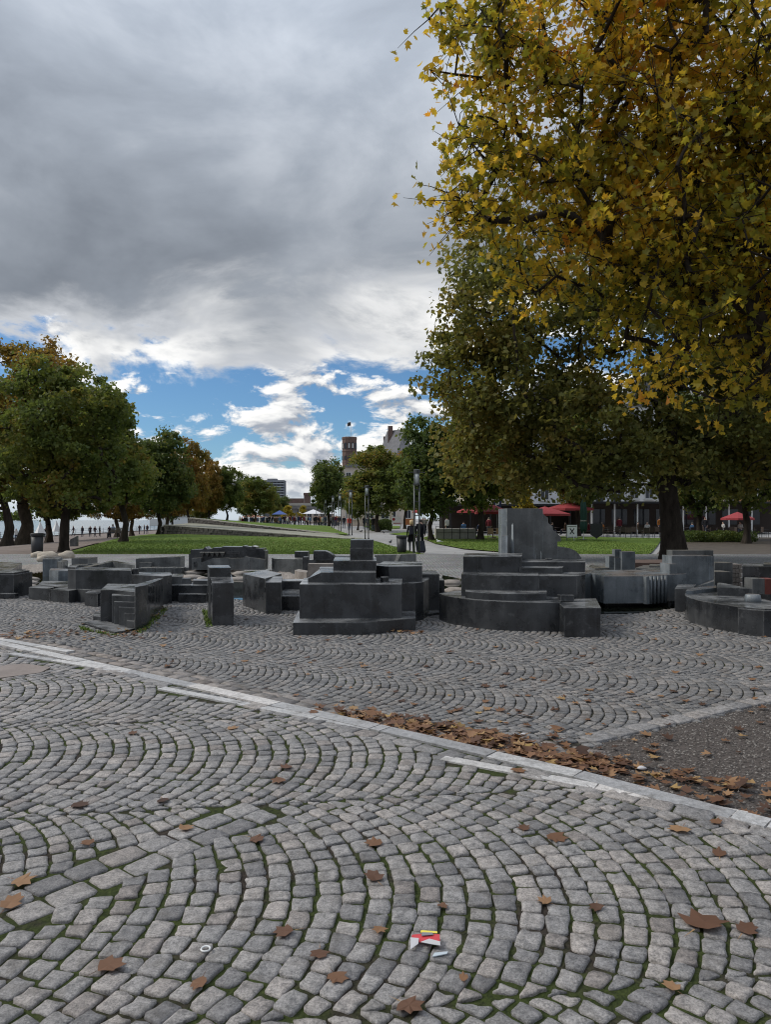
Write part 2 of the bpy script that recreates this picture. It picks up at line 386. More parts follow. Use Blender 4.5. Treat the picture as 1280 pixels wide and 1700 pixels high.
def W(px, d): return ((px-640)/FPX*d, d)
def zt(py, d): return CAM_H-(py-HOR)/FPX*d
def flat(z): return lambda x, y: z
def inside(pt, poly):
    x, y = pt; c = False; n = len(poly)
    for i in range(n):
        x1, y1 = poly[i]; x2, y2 = poly[(i+1) % n]
        if (y1 > y) != (y2 > y) and x < (x2-x1)*(y-y1)/(y2-y1)+x1: c = not c
    return c
def sheet(name, poly, zf, m, step=2.0, off=0.0, label=None, kind='structure', parent=None, uneven=0.0):
    """ground patch from a plan polygon, cut into a grid so it follows the land"""
    bm = bmesh.new(); vs = [bm.verts.new((p[0], p[1], 0)) for p in poly]; f = bm.faces.new(vs)
    bmesh.ops.triangulate(bm, faces=bm.faces[:])
    xs = [p[0] for p in poly]; ys = [p[1] for p in poly]
    if step:
        for ax, lo, hi in ((0, min(xs), max(xs)), (1, min(ys), max(ys))):
            k = math.ceil(lo/step)*step; n = 0
            while k < hi and n < 160:
                co = (k, 0, 0) if ax == 0 else (0, k, 0); no = (1, 0, 0) if ax == 0 else (0, 1, 0)
                bmesh.ops.bisect_plane(bm, geom=bm.verts[:]+bm.edges[:]+bm.faces[:], plane_co=co, plane_no=no); k += step; n += 1
    bmesh.ops.remove_doubles(bm, verts=bm.verts[:], dist=1e-4)
    for v in bm.verts: v.co.z = zf(v.co.x, v.co.y)+off
    bmesh.ops.recalc_face_normals(bm, faces=bm.faces[:])
    if sum(f.normal.z for f in bm.faces) < 0: bmesh.ops.reverse_faces(bm, faces=bm.faces[:])
    me = bpy.data.meshes.new(name); bm.to_mesh(me); bm.free(); me.materials.append(m)
    o = link(name, me, parent)
    if parent is None: tag(o, label, kind=kind)
    return o
# ------------------------------------------------------------------ paving
KD = Vector((0.775, -0.632)); UD = Vector((0.632, 0.775))      # along the kerb / away across it
KP0 = Vector((0.0, 5.575))                                      # a point on the kerb line
KW = KP0.dot(UD)                                                # kerb line in 'across' coordinate
def ku(p): v = Vector(p); return v.dot(KD), v.dot(UD)
def from_ku(a, b): v = KD*a+UD*b; return (v.x, v.y)
def arc_lanes(axis_lane, axis_run, lane0, lw, n_lanes, run0, run1, size, keep, jit=0.10, seed=1):
    """segmental-arc paving: rows of stones on arcs stacked along each lane -> (N,4,2) quads"""
    r = random.Random(seed); Q = []
    RR = 0.74*lw; tm = math.asin(lw/2/RR)
    for L in range(n_lanes):
        c = lane0+lw*(L+0.5); nrow = int((run1-run0)/size)
        lane_d = size
        for j in range(nrow):
            t0 = run0+j*lane_d; n = max(3, int(round(2*tm*RR/(size*1.05))))
            off = r.random(); th = [-tm]+[-tm+(i+off)*2*tm/n+r.uniform(-0.16, 0.16)*2*tm/n for i in range(n)]+[tm]
            th = sorted(th)
            if th[1]-th[0] < 0.35*2*tm/n: th.pop(1)
            if len(th) > 3 and th[-1]-th[-2] < 0.35*2*tm/n: th.pop(-2)
            for a, b in zip(th[:-1], th[1:]):
                P = []
                for q, outer in ((a, 0), (b, 0), (b, 1), (a, 1)):
                    s, t = RR*math.sin(q), RR*(math.cos(q)-math.cos(tm))
                    if outer: s += math.sin(q)*lane_d*math.cos(q); t += math.cos(q)*lane_d*math.cos(q)
                    s = max(-lw/2, min(lw/2, s)); P.append((s+c, t+t0))
                W_ = [axis_lane*p[0]+axis_run*p[1] for p in P]
                ctr = (W_[0]+W_[1]+W_[2]+W_[3])/4
                if keep(ctr): Q.append([(p.x, p.y) for p in W_])
    return np.array(Q)
def strip_rows(p0, p1, widths, length, keep=None, seed=3, lj=0.2):
    """straight rows of setts from p0 to p1, rows laid to the left of the line"""
    r = random.Random(seed); p0, p1 = Vector(p0), Vector(p1); d = (p1-p0); Lt = d.length; d.normalize(); nrm = Vector((-d.y, d.x)); Q = []
    o = 0
    for w in widths:
        s = -r.random()*length
        while s < Lt:
            l = length*r.uniform(1-lj, 1+lj); a, b = max(s, 0), min(s+l, Lt); s += l
            if b-a < 0.3*length: continue
            q = [p0+d*a+nrm*o, p0+d*b+nrm*o, p0+d*b+nrm*(o+w), p0+d*a+nrm*(o+w)]
            c = (q[0]+q[2])/2
            if keep is None or keep(c): Q.append([(v.x, v.y) for v in q])
        o += w
    return np.array(Q)
def stones(Q, z, joint, jit, hi=True, seed=5, dome=0.002, hj=0.0022):
    """(N,4,2) quads -> vertices (N,k,3) and faces for one stone"""
    g = np.random.default_rng(seed); N = len(Q)
    c = Q.mean(1, keepdims=True)
    area = 0.5*np.abs(np.sum(Q[:, :, 0]*np.roll(Q[:, :, 1], -1, 1)-np.roll(Q[:, :, 0], -1, 1)*Q[:, :, 1], 1))
    hs = np.sqrt(area)/2
    P = c+(Q-c)*(1-np.clip(joint/np.maximum(hs, 1e-4), 0, 0.5))[:, None, None]
    P = P+g.normal(0, jit, P.shape)
    nxt = np.roll(P, -1, 1); prv = np.roll(P, 1, 1)
    if hi:
        cut = g.uniform(0.05, 0.13, (N, 4, 1)); mid = (P+nxt)/2+g.normal(0, jit*0.7, P.shape)
        a = P+(prv-P)*cut; b = P+(nxt-P)*cut
        ring = np.stack([a, b, mid], 2).reshape(N, 12, 2); n = 12
        levels = [(1.0, -0.030), (0.995, -0.0060), (0.962, -0.0008), (0.6, 0.4*dome)]
    else:
        cut = g.uniform(0.06, 0.15, (N, 4, 1)); a = P+(prv-P)*cut; b = P+(nxt-P)*cut
        ring = np.stack([a, b], 2).reshape(N, 8, 2); n = 8
        levels = [(1.0, -0.020), (0.955, -0.001)]
    cc = P.mean(1, keepdims=True)
    tilt = g.normal(0, 0.016, (N, 1, 2)); zz = z+g.normal(0, hj, (N, 1))
    Vs = []
    for k, (s, h) in enumerate(levels):
        xy = cc+(ring-cc)*s
        nz = g.normal(0, 0.0016, (N, n)) if k else 0
        zc = zz+h+np.sum((xy-cc)*tilt, 2)+nz
        Vs.append(np.concatenate([xy, zc[:, :, None]], 2))
    top = np.concatenate([cc, (zz+dome+g.normal(0, 0.002, (N, 1)))[:, :, None]], 2); Vs.append(top)
    V = np.concatenate(Vs, 1); quads = []; tris = []
    nl = len(levels)
    for k in range(nl-1):
        for i in range(n): quads.append((k*n+i, k*n+(i+1) % n, (k+1)*n+(i+1) % n, (k+1)*n+i))
    for i in range(n): tris.append(((nl-1)*n+i, (nl-1)*n+(i+1) % n, nl*n))
    # winding: make sure the tops face up
    return V, np.array(quads), np.array(tris)
def orient(Q):
    a = np.sum(Q[:, :, 0]*np.roll(Q[:, :, 1], -1, 1)-np.roll(Q[:, :, 0], -1, 1)*Q[:, :, 1], 1)
    Q = Q.copy(); Q[a < 0] = Q[a < 0][:, ::-1]
    return Q
def clean(Q, amin):
    Q = orient(Q); a = 0.5*np.sum(Q[:, :, 0]*np.roll(Q[:, :, 1], -1, 1)-np.roll(Q[:, :, 0], -1, 1)*Q[:, :, 1], 1)
    return Q[a > amin]
def joined(name, V, q, t, m, parent, smooth=True):
    N, k, _ = V.shape; o = (np.arange(N)*k)[:, None, None]
    me = npmesh(name, V.reshape(-1, 3), [(q[None]+o).reshape(-1, 4), (t[None]+o).reshape(-1, 3)], m, smooth)
    ob = link(name, me, parent); ob['kind'] = 'stuff'; return ob
def singles(name, V, q, t, m, parent, smooth=True):
    faces = [tuple(int(i) for i in f) for f in q]+[tuple(int(i) for i in f) for f in t]
    for v in V:
        c = v[-1]; me = mkmesh(name, v-c, faces, m, smooth); o = link(name, me, parent); o.location = tuple(c)
def split_pave(name, Q, z, joint, jit, m, parent, n_single=300, hi_d=8.0, seed=5):
    d = np.hypot(Q.mean(1)[:, 0], Q.mean(1)[:, 1]); vis = np.abs(Q.mean(1)[:, 0]) < 0.56*Q.mean(1)[:, 1]+0.1
    vis &= Q.mean(1)[:, 1] > 2.3
    order = np.argsort(np.where(vis, d, 1e6)); Q = Q[order]; d = d[order]
    if n_single:
        V, q, t = stones(Q[:n_single], z, joint, jit, True, seed); singles(name, V, q, t, m, parent)
    rest = Q[n_single:]; dr = d[n_single:]
    for sel, hi, s in ((dr < hi_d, True, seed+1), (dr >= hi_d, False, seed+2)):
        if sel.sum():
            V, q, t = stones(rest[sel], z, joint, jit, hi, s); joined(name, V, q, t, m, parent)

# outlines on the plan
GUT = [gp(x, y, flat(ZP)) for x, y in ((-60, 1033), (0, 1045), (480, 1155), (650, 1190), (985, 1237))]
gutter_w = [ku(p)[1] for p in GUT]
def beyond_gutter(p):
    a, b = ku(p); A = [ku(q) for q in GUT]
    return b > float(np.interp(a, [q[0] for q in A], [q[1] for q in A]))
APEX = Vector(gp(1000, 1232, flat(ZP))); GR2 = Vector(gp(1280, 1166, flat(ZP)))
gdir = (GR2-APEX).normalized()
GRAVEL = [tuple(APEX), tuple(GR2), tuple(APEX+gdir*7), from_ku(6.5, KW+0.02), from_ku(ku(APEX)[0]-0.2, KW+0.02), tuple(APEX-UD*0.2)]
POOLS = [[gp(x, y, flat(ZP)) for x, y in P] for P in (
    [(24, 984), (60, 974), (120, 972), (270, 968), (300, 985), (345, 992), (402, 996), (440, 982), (480, 962), (470, 948), (330, 948), (225, 950), (140, 952), (60, 944), (28, 948)],
    [(978, 1018), (1006, 1019), (1050, 1018), (1090, 1014), (1128, 1008), (1150, 985), (1010, 975), (975, 990)],
    [(728, 994), (772, 990), (772, 962), (735, 955)])]
def in_pool(p): return any(inside((p[0], p[1]), P) for P in POOLS)

# the foreground paving
fg = sheet('foreground_paving', [from_ku(-16, KW-0.07), from_ku(9, KW-0.07), from_ku(9, -6), from_ku(-16, -6)], flat(-0.0095), M_joint, 0.5)
SLAB = [gp(x, y, flat(0)) for x, y in ((-40, 1131), (-40, 1110), (40, 1102), (84, 1108), (66, 1117))]
STRIPS = [((-2.10, 6.92), (-0.10, 5.60)), ((-4.40, 8.68), (-2.30, 7.42)), ((0.38, 4.93), (1.95, 3.98))]   # inner kerb lines meeting the long one
def kline(c): return True
def fg_keep(c):
    a, b = ku(c)
    if b > KW-0.22-0.0 or b < 0.6: return False
    if c.y < 1.9 or abs(c.x) > 0.62*c.y+0.9: return False
    if inside((c.x, c.y), SLAB): return False
    for s, e in STRIPS:
        s, e = Vector(s), Vector(e); d = (e-s).normalized(); n = Vector((-d.y, d.x)); q = c-s
        if 0.03 < q.dot(d) < (e-s).length and q.dot(n) > -0.095: return False
    return True
LW = 1.8
U1 = Vector((math.cos(R(8)), math.sin(R(8)))); N1 = Vector((-U1.y, U1.x))      # run of the near arcs
U2 = Vector((math.cos(R(-22)), math.sin(R(-22)))); N2 = Vector((-U2.y, U2.x))    # run of the arcs beyond the kerb
# lines of bigger stones mark every second lane edge, as in the photo
Qa = arc_lanes(N1, U1, 3.284-1.5*LW, LW, 8, -11.0, 7.0, 0.107, fg_keep, seed=11)
big = [-3.1]
def off_big(Q):
    a = Q.mean(1) @ np.array(KD); t = Q.mean(1) @ np.array(UD); return Q[(np.min([np.abs(a-b) for b in big], 0) > 0.168) | (t < 0.5) | (t > 2.75)]
Qa = off_big(Qa)
Qb = [strip_rows(from_ku(b+0.15, 0.5), from_ku(b+0.15, 2.72), [0.15, 0.15], 0.18, fg_keep, seed=int(abs(b*10)), lj=0.16) for b in big]
Qk = strip_rows(from_ku(-14, KW-0.235), from_ku(5, KW-0.235), [0.15], 0.20, lambda c: fg_keep(c-UD*0.0) or (0.235 > KW-ku(c)[1] > 0 and fg_keep(c-UD*0.12)), seed=33)
Qf = clean(np.concatenate([Qa]+Qb+[Qk]), 0.0024)
split_pave('cobblestone', Qf, 0.0, 0.0068, 0.0048, M_cob, fg, 300, 9.0, 21)
# small dark setts filling the wedges between the kerb lines
wq = []
for i, (s, e) in enumerate(STRIPS):
    sv, ev = Vector(s), Vector(e); d = (ev-sv).normalized(); n = Vector((-d.y, d.x))
    st = sv+n*0.075
    def kp(c, sv=sv): return ku(c)[1] < KW-0.10 and ku(c)[1] > 0
    wq.append(strip_rows(st, ev, [0.075]*8, 0.12, kp, seed=50+i))
Qw = clean(np.concatenate(wq), 0.002)
V, q, t = stones(Qw, -0.003, 0.004, 0.003, False, 61); joined('small_sett', V, q, t, M_sett, fg)
# brown slab let into the paving at the left
def prism(plan, z0, z1, bev=0.012, top=None):
    """bevelled prism; top gives one height per corner for a sloping top"""
    bm = bmesh.new(); n = len(plan)
    a = sum(plan[i][0]*plan[(i+1) % n][1]-plan[(i+1) % n][0]*plan[i][1] for i in range(n))
    if a < 0:
        plan = plan[::-1]; top = top[::-1] if top else None
    lo = [bm.verts.new((p[0], p[1], z0)) for p in plan]
    hi = [bm.verts.new((p[0], p[1], top[i] if top else z1)) for i, p in enumerate(plan)]
    bm.faces.new(lo[::-1]); bm.faces.new(hi)
    for i in range(n): bm.faces.new((lo[i], lo[(i+1) % n], hi[(i+1) % n], hi[i]))
    if bev:
        es = [e for e in bm.edges if e.calc_length() > 0.02 and (max(v.co.z for v in e.verts) > z0+1e-4) and e.calc_face_angle(0) > 0.35]
        bmesh.ops.bevel(bm, geom=es, offset=bev, segments=2, profile=0.5, affect='EDGES', clamp_overlap=True)
    me = bpy.data.meshes.new('prism'); bm.to_mesh(me); bm.free(); return me
def pobj(name, plan, z0, z1, m, parent, bev=0.012, top=None):
    me = prism(plan, z0, z1, bev, top); me.name = name; me.materials.append(m); return link(name, me, parent)
so = pobj('paving_slab', SLAB, -0.06, 0.004, mottled('brown_slab', (0.17, 0.14, 0.125), (0.27, 0.225, 0.20), 3, 0.8), fg, 0.004)

# pale granite kerb: every stone its own piece
kerb = empty('kerb', (0, 0, 0)); kerb['kind'] = 'structure'
def kerb_run(p0, p1, w=0.15, L=1.0, seed=1, z=0.006):
    r = random.Random(seed); p0, p1 = Vector(p0), Vector(p1); d = (p1-p0); T = d.length; d.normalize(); n = Vector((-d.y, d.x)); s = 0
    while s < T-0.05:
        l = min(L*r.uniform(0.85, 1.15), T-s); a, b = p0+d*(s+0.005), p0+d*(s+l-0.005); s += l
        h = z+r.uniform(-0.004, 0.003); a = a+n*r.uniform(-0.004, 0.004); b = b+n*r.uniform(-0.004, 0.004)
        pobj('kerb_stone', [tuple(a-n*w/2), tuple(b-n*w/2), tuple(b+n*w/2), tuple(a+n*w/2)], -0.16, h, M_kerb, kerb, 0.006)
kp = [(-9.2, 12.72), (-4.87, 9.37), (-1.83, 7.03), (0, 5.575), (1.2, 4.61), (2.0, 3.86), (4.2, 2.0)]
for i in range(len(kp)-1): kerb_run(kp[i], kp[i+1], 0.14, 1.0, i)
for i, (s, e) in enumerate(STRIPS): kerb_run(s, e, 0.095, 0.9, 20+i, 0.004)
kerb_run((-6.4, 10.75), (-3.84, 9.02), 0.12, 0.9, 31, -0.035)

# the plaza beyond, level a little lower
plaza = sheet('plaza', [from_ku(-22, KW+0.06), from_ku(12, KW+0.06), (24, 14), (24, 31), (-26, 31), (-26, 22)], flat(ZP-0.0135), M_joint2, 2.0)
def pz_keep(c):
    if not beyond_gutter(c) or in_pool(c) or c.y > 17.2 or inside((c.x, c.y), GRAVEL): return False
    return c.y < 17.5 and abs(c.x) < 0.56*c.y+0.6
Qp = clean(arc_lanes(N2, U2, 6.4-0.7-1.4*3, 1.4, 14, -16, 12, 0.095, pz_keep, seed=77), 0.0018)
split_pave('plaza_sett', Qp, ZP, 0.0058, 0.0035, M_sett, plaza, 0, 9.5, 81)
far_pl = sheet('plaza_far_field', [(-26, 17.3), (24, 17.3), (24, 33), (-26, 33)], flat(ZP-0.003), M_farcob, 3.0)
# gutter rows between kerb and plaza
def gut_keep(c): return not beyond_gutter(c) and ku(c)[1] > KW+0.09 and not inside((c.x, c.y), GRAVEL)
Qg = clean(strip_rows(from_ku(-16, KW+0.085), from_ku(4, KW+0.085), [0.13, 0.16, 0.13, 0.12, 0.12, 0.12, 0.12], 0.24, gut_keep, seed=91, lj=0.3), 0.006)
V, q, t = stones(Qg, ZP-0.004, 0.004, 0.003, False, 92); joined('gutter_sett', V, q, t, M_gut, plaza)
# gravel corner with its edging of large setts
gv = sheet('gravel_bed', GRAVEL, flat(-0.068), M_gravel, 0.5)
ed = strip_rows(APEX-gdir*0.12, APEX+gdir*7, [0.17], 0.23, None, seed=95, lj=0.15)
V, q, t = stones(clean(ed, 0.004), ZP+0.012, 0.005, 0.006, True, 96); singles('edging_sett', V, q, t, M_cob, gv)
def scatter_in(poly, n, g, lim=None):
    xs = [p[0] for p in poly]; ys = [p[1] for p in poly]; out = []
    while len(out) < n:
        p = (g.uniform(min(xs), max(xs)), g.uniform(min(ys), max(ys)))
        if inside(p, poly) and (lim is None or lim(p)): out.append(p)
    return out
def chips(name, pts, z, s0, s1, m, parent, seed=3):
    g = np.random.default_rng(seed); N = len(pts)
    base = np.array([(1, 0, 0), (0, 1, 0), (-1, 0, 0), (0, -1, 0), (0, 0, 0.8), (0, 0, -0.5)]); F = np.array([(0, 1, 4), (1, 2, 4), (2, 3, 4), (3, 0, 4)])
    s = g.uniform(s0, s1, (N, 1, 1))*g.uniform(0.7, 1.3, (N, 1, 3)); v = base[None]*s*g.uniform(0.75, 1.25, (N, 6, 3)); a = g.uniform(0, 6.28, N)
    x = v[:, :, 0]*np.cos(a)[:, None]-v[:, :, 1]*np.sin(a)[:, None]; y = v[:, :, 0]*np.sin(a)[:, None]+v[:, :, 1]*np.cos(a)[:, None]
    P = np.array([(p[0], p[1], z(p) if callable(z) else z) for p in pts])
    V = np.stack([x, y, v[:, :, 2]], 2)+P[:, None, :]
    me = npmesh(name, V.reshape(-1, 3), (F[None]+(np.arange(N)*6)[:, None, None]).reshape(-1, 3), m)
    o = link(name, me, parent); o['kind'] = 'stuff'; return o
gg = random.Random(4)
chips('gravel_chip', scatter_in(GRAVEL, 9000, gg, lambda p: p[0] < 0.56*p[1]+0.3), -0.066, 0.004, 0.012, M_pebble, gv, 5)
# pool water lying where the setts stop
for P in POOLS: sheet('pool_water', P, flat(ZP+0.004), M_pool, 0)

# ------------------------------------------------------------------ lawns, paths, river bank
WA0, WA1 = Vector((-22.5, 75.0)), Vector((-2.6, 58.0))         # lower rubble wall
WB0, WB1 = Vector((-24.0, 90.0)), Vector((-4.6, 69.0))         # upper rubble wall
def hA(x): return 0.85*max(0.0, min(1, (-2.6-x)/19.9))
def hB(x): return 0.62*max(0.0, min(1, (-4.6-x)/19.4))
T1 = lambda x, y: T0(max(x, -19), y)+hA(x)
T2 = lambda x, y: T0(max(x, -19), y)+(hA(x)+hB(x))*max(0.0, min(1.0, (128-y)/36.0))
land = sheet('terrain', [(-52, 26), (-50, 420), (330, 420), (330, 10), (16, 10), (16, 30), (-26, 30), (-26, 26)], T0, M_path, 8.0, -0.05)
prom = sheet('promenade', [(-52.0, 27), (-19, 31.5), gp(60, 922), gp(155, 903), gp(275, 882), (-24, 90), (-25, 230), (-52, 400)], T0, M_prom, 4.0, 0.004)
edge_r = [(1.9, 34.0), (1.75, 38), (-1.3, 58), (-3.05, 68.6), (-4.85, 81), (-6.3, 91), (-9.5, 122)]
lawn = sheet('lawn', [gp(92, 926), gp(200, 926), gp(320, 926), gp(480, 925), gp(640, 921), (1.9, 34.0), (1.75, 38), (-1.3, 57.6), tuple(WA1), tuple(WA0), gp(275, 884), gp(155, 905), gp(68, 922)], T0, M_grass, 1.5, 0.012)
soilp = sheet('bare_soil', [gp(40, 926), gp(92, 926.4), gp(330, 926.2), gp(300, 921), gp(230, 917), gp(150, 916), gp(95, 917), gp(60, 921.5)], T0, M_soil, 1.5, 0.02)
terr = sheet('terrace', [tuple(WA1), (-1.5, 59), tuple(WB1), tuple(WB0), tuple(WA0)], T1, M_terr, 1.5, 0.01)
lawn2 = sheet('upper_lawn', [tuple(WB1), (-3.3, 70), (-4.9, 81), (-6.4, 91), (-9.5, 122), (-26, 128), tuple(WB0)], T2, M_grass, 1.5, 0.012)
lawn3 = sheet('far_lawn', [gp(700, 893), gp(722, 902), gp(770, 911), gp(832, 916), gp(920, 917), (11, 33.5), (13, 36.5), gp(1092, 906), gp(1100, 893.5), gp(960, 891), gp(720, 888)], T0, M_grass, 1.5, 0.012)
lawn4 = sheet('lawn_wedge', [gp(600, 872.5), gp(664, 873), gp(664, 877), gp(640, 878.5), gp(612, 876.5)], T0, M_grass, 1.5, 0.012)
lawn5 = sheet('small_lawn', [gp(645, 886), gp(700, 881), gp(704, 890), gp(690, 892)], T0, M_grass, 1.5, 0.014)
soilr = sheet('tree_soil', [(12.6, 34.5), (17, 30), (34, 42), (34, 62), gp(1110, 893), gp(1100, 904)], T0, M_soil, 2.0, 0.014)
river = sheet('river', [(-52.5, -80), (-52.5, 900), (-420, 900), (-420, -80)], flat(-2.6), M_river, 0)
bank = empty('quay', (-52.2, 100, -2)); bank['kind'] = 'structure'
MB().box((-52.2, 160, -2.3), (0.6, 520, 2.0)).obj('quay_wall', M_rubble, bank)
fb = sheet('far_bank', [(-415, -80), (-415, 900), (-700, 900), (-700, -80)], flat(-2.0), M_grass, 0)
gnd = sheet('ground', [(-26.5, -60), (330, -60), (330, 30), (-26.5, 30)], flat(-0.35), M_soil, 0)
left_pl = sheet('left_paving', [(-52, -60), (-25.9, -60), (-25.9, 31.2), (-52, 27)], flat(-0.12), M_farcob, 0)

# short grass standing on the lawns: blades nobody could count
def blades(name, poly, n, zf, seed, parent, h0=0.03, h1=0.075, near=None):
    g = random.Random(seed); pts = scatter_in(poly, n, g, near); N = n
    q = np.random.default_rng(seed); P = np.array([(p[0], p[1], zf(*p)+0.005) for p in pts]); a = q.uniform(0, 6.28, N)
    h = q.uniform(h0, h1, N); w = q.uniform(0.008, 0.016, N)*1.6; dx, dy = np.cos(a)*w, np.sin(a)*w; lean = q.normal(0, 0.02, (N, 2))
    V = np.stack([P+np.stack([dx, dy, 0*h], 1), P-np.stack([dx, dy, 0*h], 1), P+np.stack([lean[:, 0], lean[:, 1], h], 1)], 1)
    me = npmesh(name, V.reshape(-1, 3), np.arange(3*N).reshape(-1, 3), M_blade); o = link(name, me, parent); o['kind'] = 'stuff'
lp = [gp(92, 926), gp(200, 926), gp(320, 926), gp(480, 925), gp(640, 921), (1.9, 34.0), (1.6, 39), (-1.3, 57.6), tuple(WA1), tuple(WA0), gp(155, 905)]
fade = random.Random(9)
blades('grass', lp, 42000, lambda x, y: T0(x, y)+0.012, 5, lawn, near=lambda p: fade.random() < max(0.03, 1.0-(p[1]-30)/32.0))
blades('grass', [gp(700, 893), gp(722, 902), gp(770, 911), gp(832, 916), gp(920, 917), (11, 33.5), (13, 36.5), gp(1092, 906), gp(1000, 897), gp(800, 893)], 14000, lambda x, y: T0(x, y)+0.012, 6, lawn3)

# rubble retaining walls: each stone along the face its own piece
def rubble(name, p0, p1, h, zb, label, seed, dz=0.0):
    e = empty(name, (p0.x, p0.y, T0(p0.x, p0.y)), label, 'wall'); r = random.Random(seed); d = (p1-p0); L = d.length; d.normalize(); n = Vector((-d.y, d.x))
    ang = math.atan2(d.y, d.x); s = 0; core = MB(); cop = 0
    for i in range(16):
        a, b = p0+d*(L*i/16), p0+d*(L*(i+1)/16); c = (a+b)/2; hh = h(c.x)
        if hh < 0.06: continue
        core.box((c.x+n.x*0.16, c.y+n.y*0.16, zb(c.x, c.y)+hh/2-0.1), (L/16, 0.2, hh+0.2), ang)
    core.obj('core', M_rubble, e)
    row = 0
    for row in range(3):
        s = r.uniform(0, 0.4)
        while s < L:
            l = r.uniform(0.45, 0.95); c = p0+d*(s+l/2); hh = h(c.x); s += l+0.03
            if hh < 0.08: break
            rh = hh/3; z = zb(c.x, c.y)+rh*(row+0.5)
            o = MB().box((0, 0, 0), (l, 0.16+r.uniform(0, 0.12), rh*0.92), 0, 0, r.uniform(0.84, 0.97)).obj('stone', M_rubble, e, world=True)
            o.location = (c.x, c.y, z); o.rotation_euler = (r.uniform(-0.05, 0.05), r.uniform(-0.05, 0.05), ang+r.uniform(-0.06, 0.06))
    s = 0
    while s < L:
        l = min(1.5, L-s); c = p0+d*(s+l/2); hh = h(c.x); s += l
        sl = (h((p0+d*s).x)-h((p0+d*(s-l)).x))
        o = MB().box((0, 0, 0), (l-0.02, 0.42, 0.07)).obj('coping_stone', M_cope, e); o.location = (c.x+n.x*0.1, c.y+n.y*0.1, zb(c.x, c.y)+max(hh, 0.03)+0.03); o.rotation_euler = (0, -math.atan2(sl, l), ang)
    return e
rubble('rubble_wall', WA0, WA1, hA, lambda x, y: T0(max(x, -19), y), 'low dark rubble retaining wall, the lower of the two crossing the lawn', 3)
rubble('rubble_wall', WB0, WB1, hB, lambda x, y: T1(x, y), 'upper dark rubble retaining wall below the grassy mound', 4)
# return wall closing the left end of the mound
rubble('rubble_wall', Vector((-24.6, 128)), Vector((-22.7, 75.2)), lambda x: 1.35, lambda x, y: -0.75+0*x, 'end wall of the grassy mound facing the river promenade', 5)
# ------------------------------------------------------------------ the block sculptures of the fountain
ZB = -0.09
GRP = 'cast block sculptures of the fountain'
def clus(px, d, label, name='block_sculpture'):
    x, y = W(px, d); return empty(name, (x, y, ZP), label, 'sculpture', GRP)
def blk(e, name, pts, z0, z1, m=None, bev=0.012, top=None):
    """pts: (photo column, distance) corners of the plan"""
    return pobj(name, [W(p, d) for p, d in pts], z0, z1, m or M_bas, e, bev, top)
def quad(x0, x1, d0, d1, dx=0):
    """plan rectangle seen between two columns at d0, going back to d1 with its sides square to the view axis"""
    X0, X1 = W(x0, d0)[0], W(x1, d0)[0]; return [(X0, d0), (X1, d0), (X1+dx, d1), (X0+dx, d1)]
def rec(e, name, x0, x1, d0, depth, z0, z1, m=None, bev=0.012, dx=0, top=None):
    return pobj(name, quad(x0, x1, d0, d0+depth, dx), z0, z1, m or M_bas, e, bev, top)
def arcpts(p0, p1, sag, n=10):
    """curve from p0 to p1 (plan) bulging by sag to the right of travel"""
    p0, p1 = Vector(p0), Vector(p1); d = p1-p0; nn = Vector((d.y, -d.x)).normalized()
    return [tuple(p0+d*(i/n)+nn*sag*(1-(2*i/n-1)**2)) for i in range(n+1)]

# 1 central stepped pyramid
e = clus(590, 11.4, 'large dark stepped block sculpture with a square tower on top, at the centre')
blk(e, 'plinth', [(486, 10.42), (600, 10.42), (690, 10.85), (690, 11.7), (495, 11.7)], ZB, 0.115, top=[0.112, 0.112, 0.118, 0.115, 0.115])
blk(e, 'block', [(497, 10.84), (667, 10.84), (668, 12.0), (505, 12.0)], ZB, 0.612)
blk(e, 'tier', [(533, 11.12), (624, 11.12), (622, 12.3), (530, 12.3)], 0.60, 0.765)
blk(e, 'ramp', [(511, 11.16), (533.4, 11.14), (530, 11.9), (522, 11.9)], 0.60, 0.7, top=[0.672, 0.762, 0.762, 0.70])
blk(e, 'tier', [(553, 11.5), (625, 11.5), (624, 12.6), (556, 12.6)], 0.75, 0.915)
rec(e, 'tower', 581, 619, 11.75, 0.45, 0.90, 1.10); rec(e, 'tower_cap', 581.6, 619.4, 11.77, 0.46, 1.103, 1.232)
x, y = W(638.5, 11.3); MB().lathe((x, y, 0.60), [(0.068, 0), (0.066, 0.08), (0.058, 0.088)], 10).obj('knob', M_bas, e)
blk(e, 'block', [(624, 12.2), (646, 11.9), (701, 12.05), (701, 13.3), (637, 13.3)], 0.45, 0.80)
blk(e, 'rounded_block', [(650, 11.9), (668, 11.75), (690, 11.8), (703, 12.0), (712, 12.5), (712, 13.4), (650, 13.4)], ZB, 0.545)
rec(e, 'block', 690, 729.5, 12.9, 0.9, ZB, 0.60); rec(e, 'block', 722, 738, 13.7, 0.5, ZB, 0.425)
pobj('ledge', [W(668, 12.1), W(735, 12.6), W(738, 13.5), W(668, 13.3)], ZB, -0.022, M_bas, e)
# 2 pair of blocks to its left with a low link
e = clus(437, 13.2, 'dark wedge-topped block with a lower box at its side, left of the stepped pyramid')
blk(e, 'block', [(403, 13.85), (440, 12.78), (467, 13.9), (440, 14.9)], ZB, 0.535)
blk(e, 'low_box', [(441, 12.7), (467, 12.72), (469, 13.3), (443, 13.3)], ZB, 0.49, top=[0.475, 0.475, 0.53, 0.53])
rec(e, 'link_beam', 465, 500, 13.6, 0.45, ZB, 0.42); rec(e, 'link_step', 465, 499, 13.15, 0.44, ZB, 0.19, top=[0.19, 0.19, 0.275, 0.275])
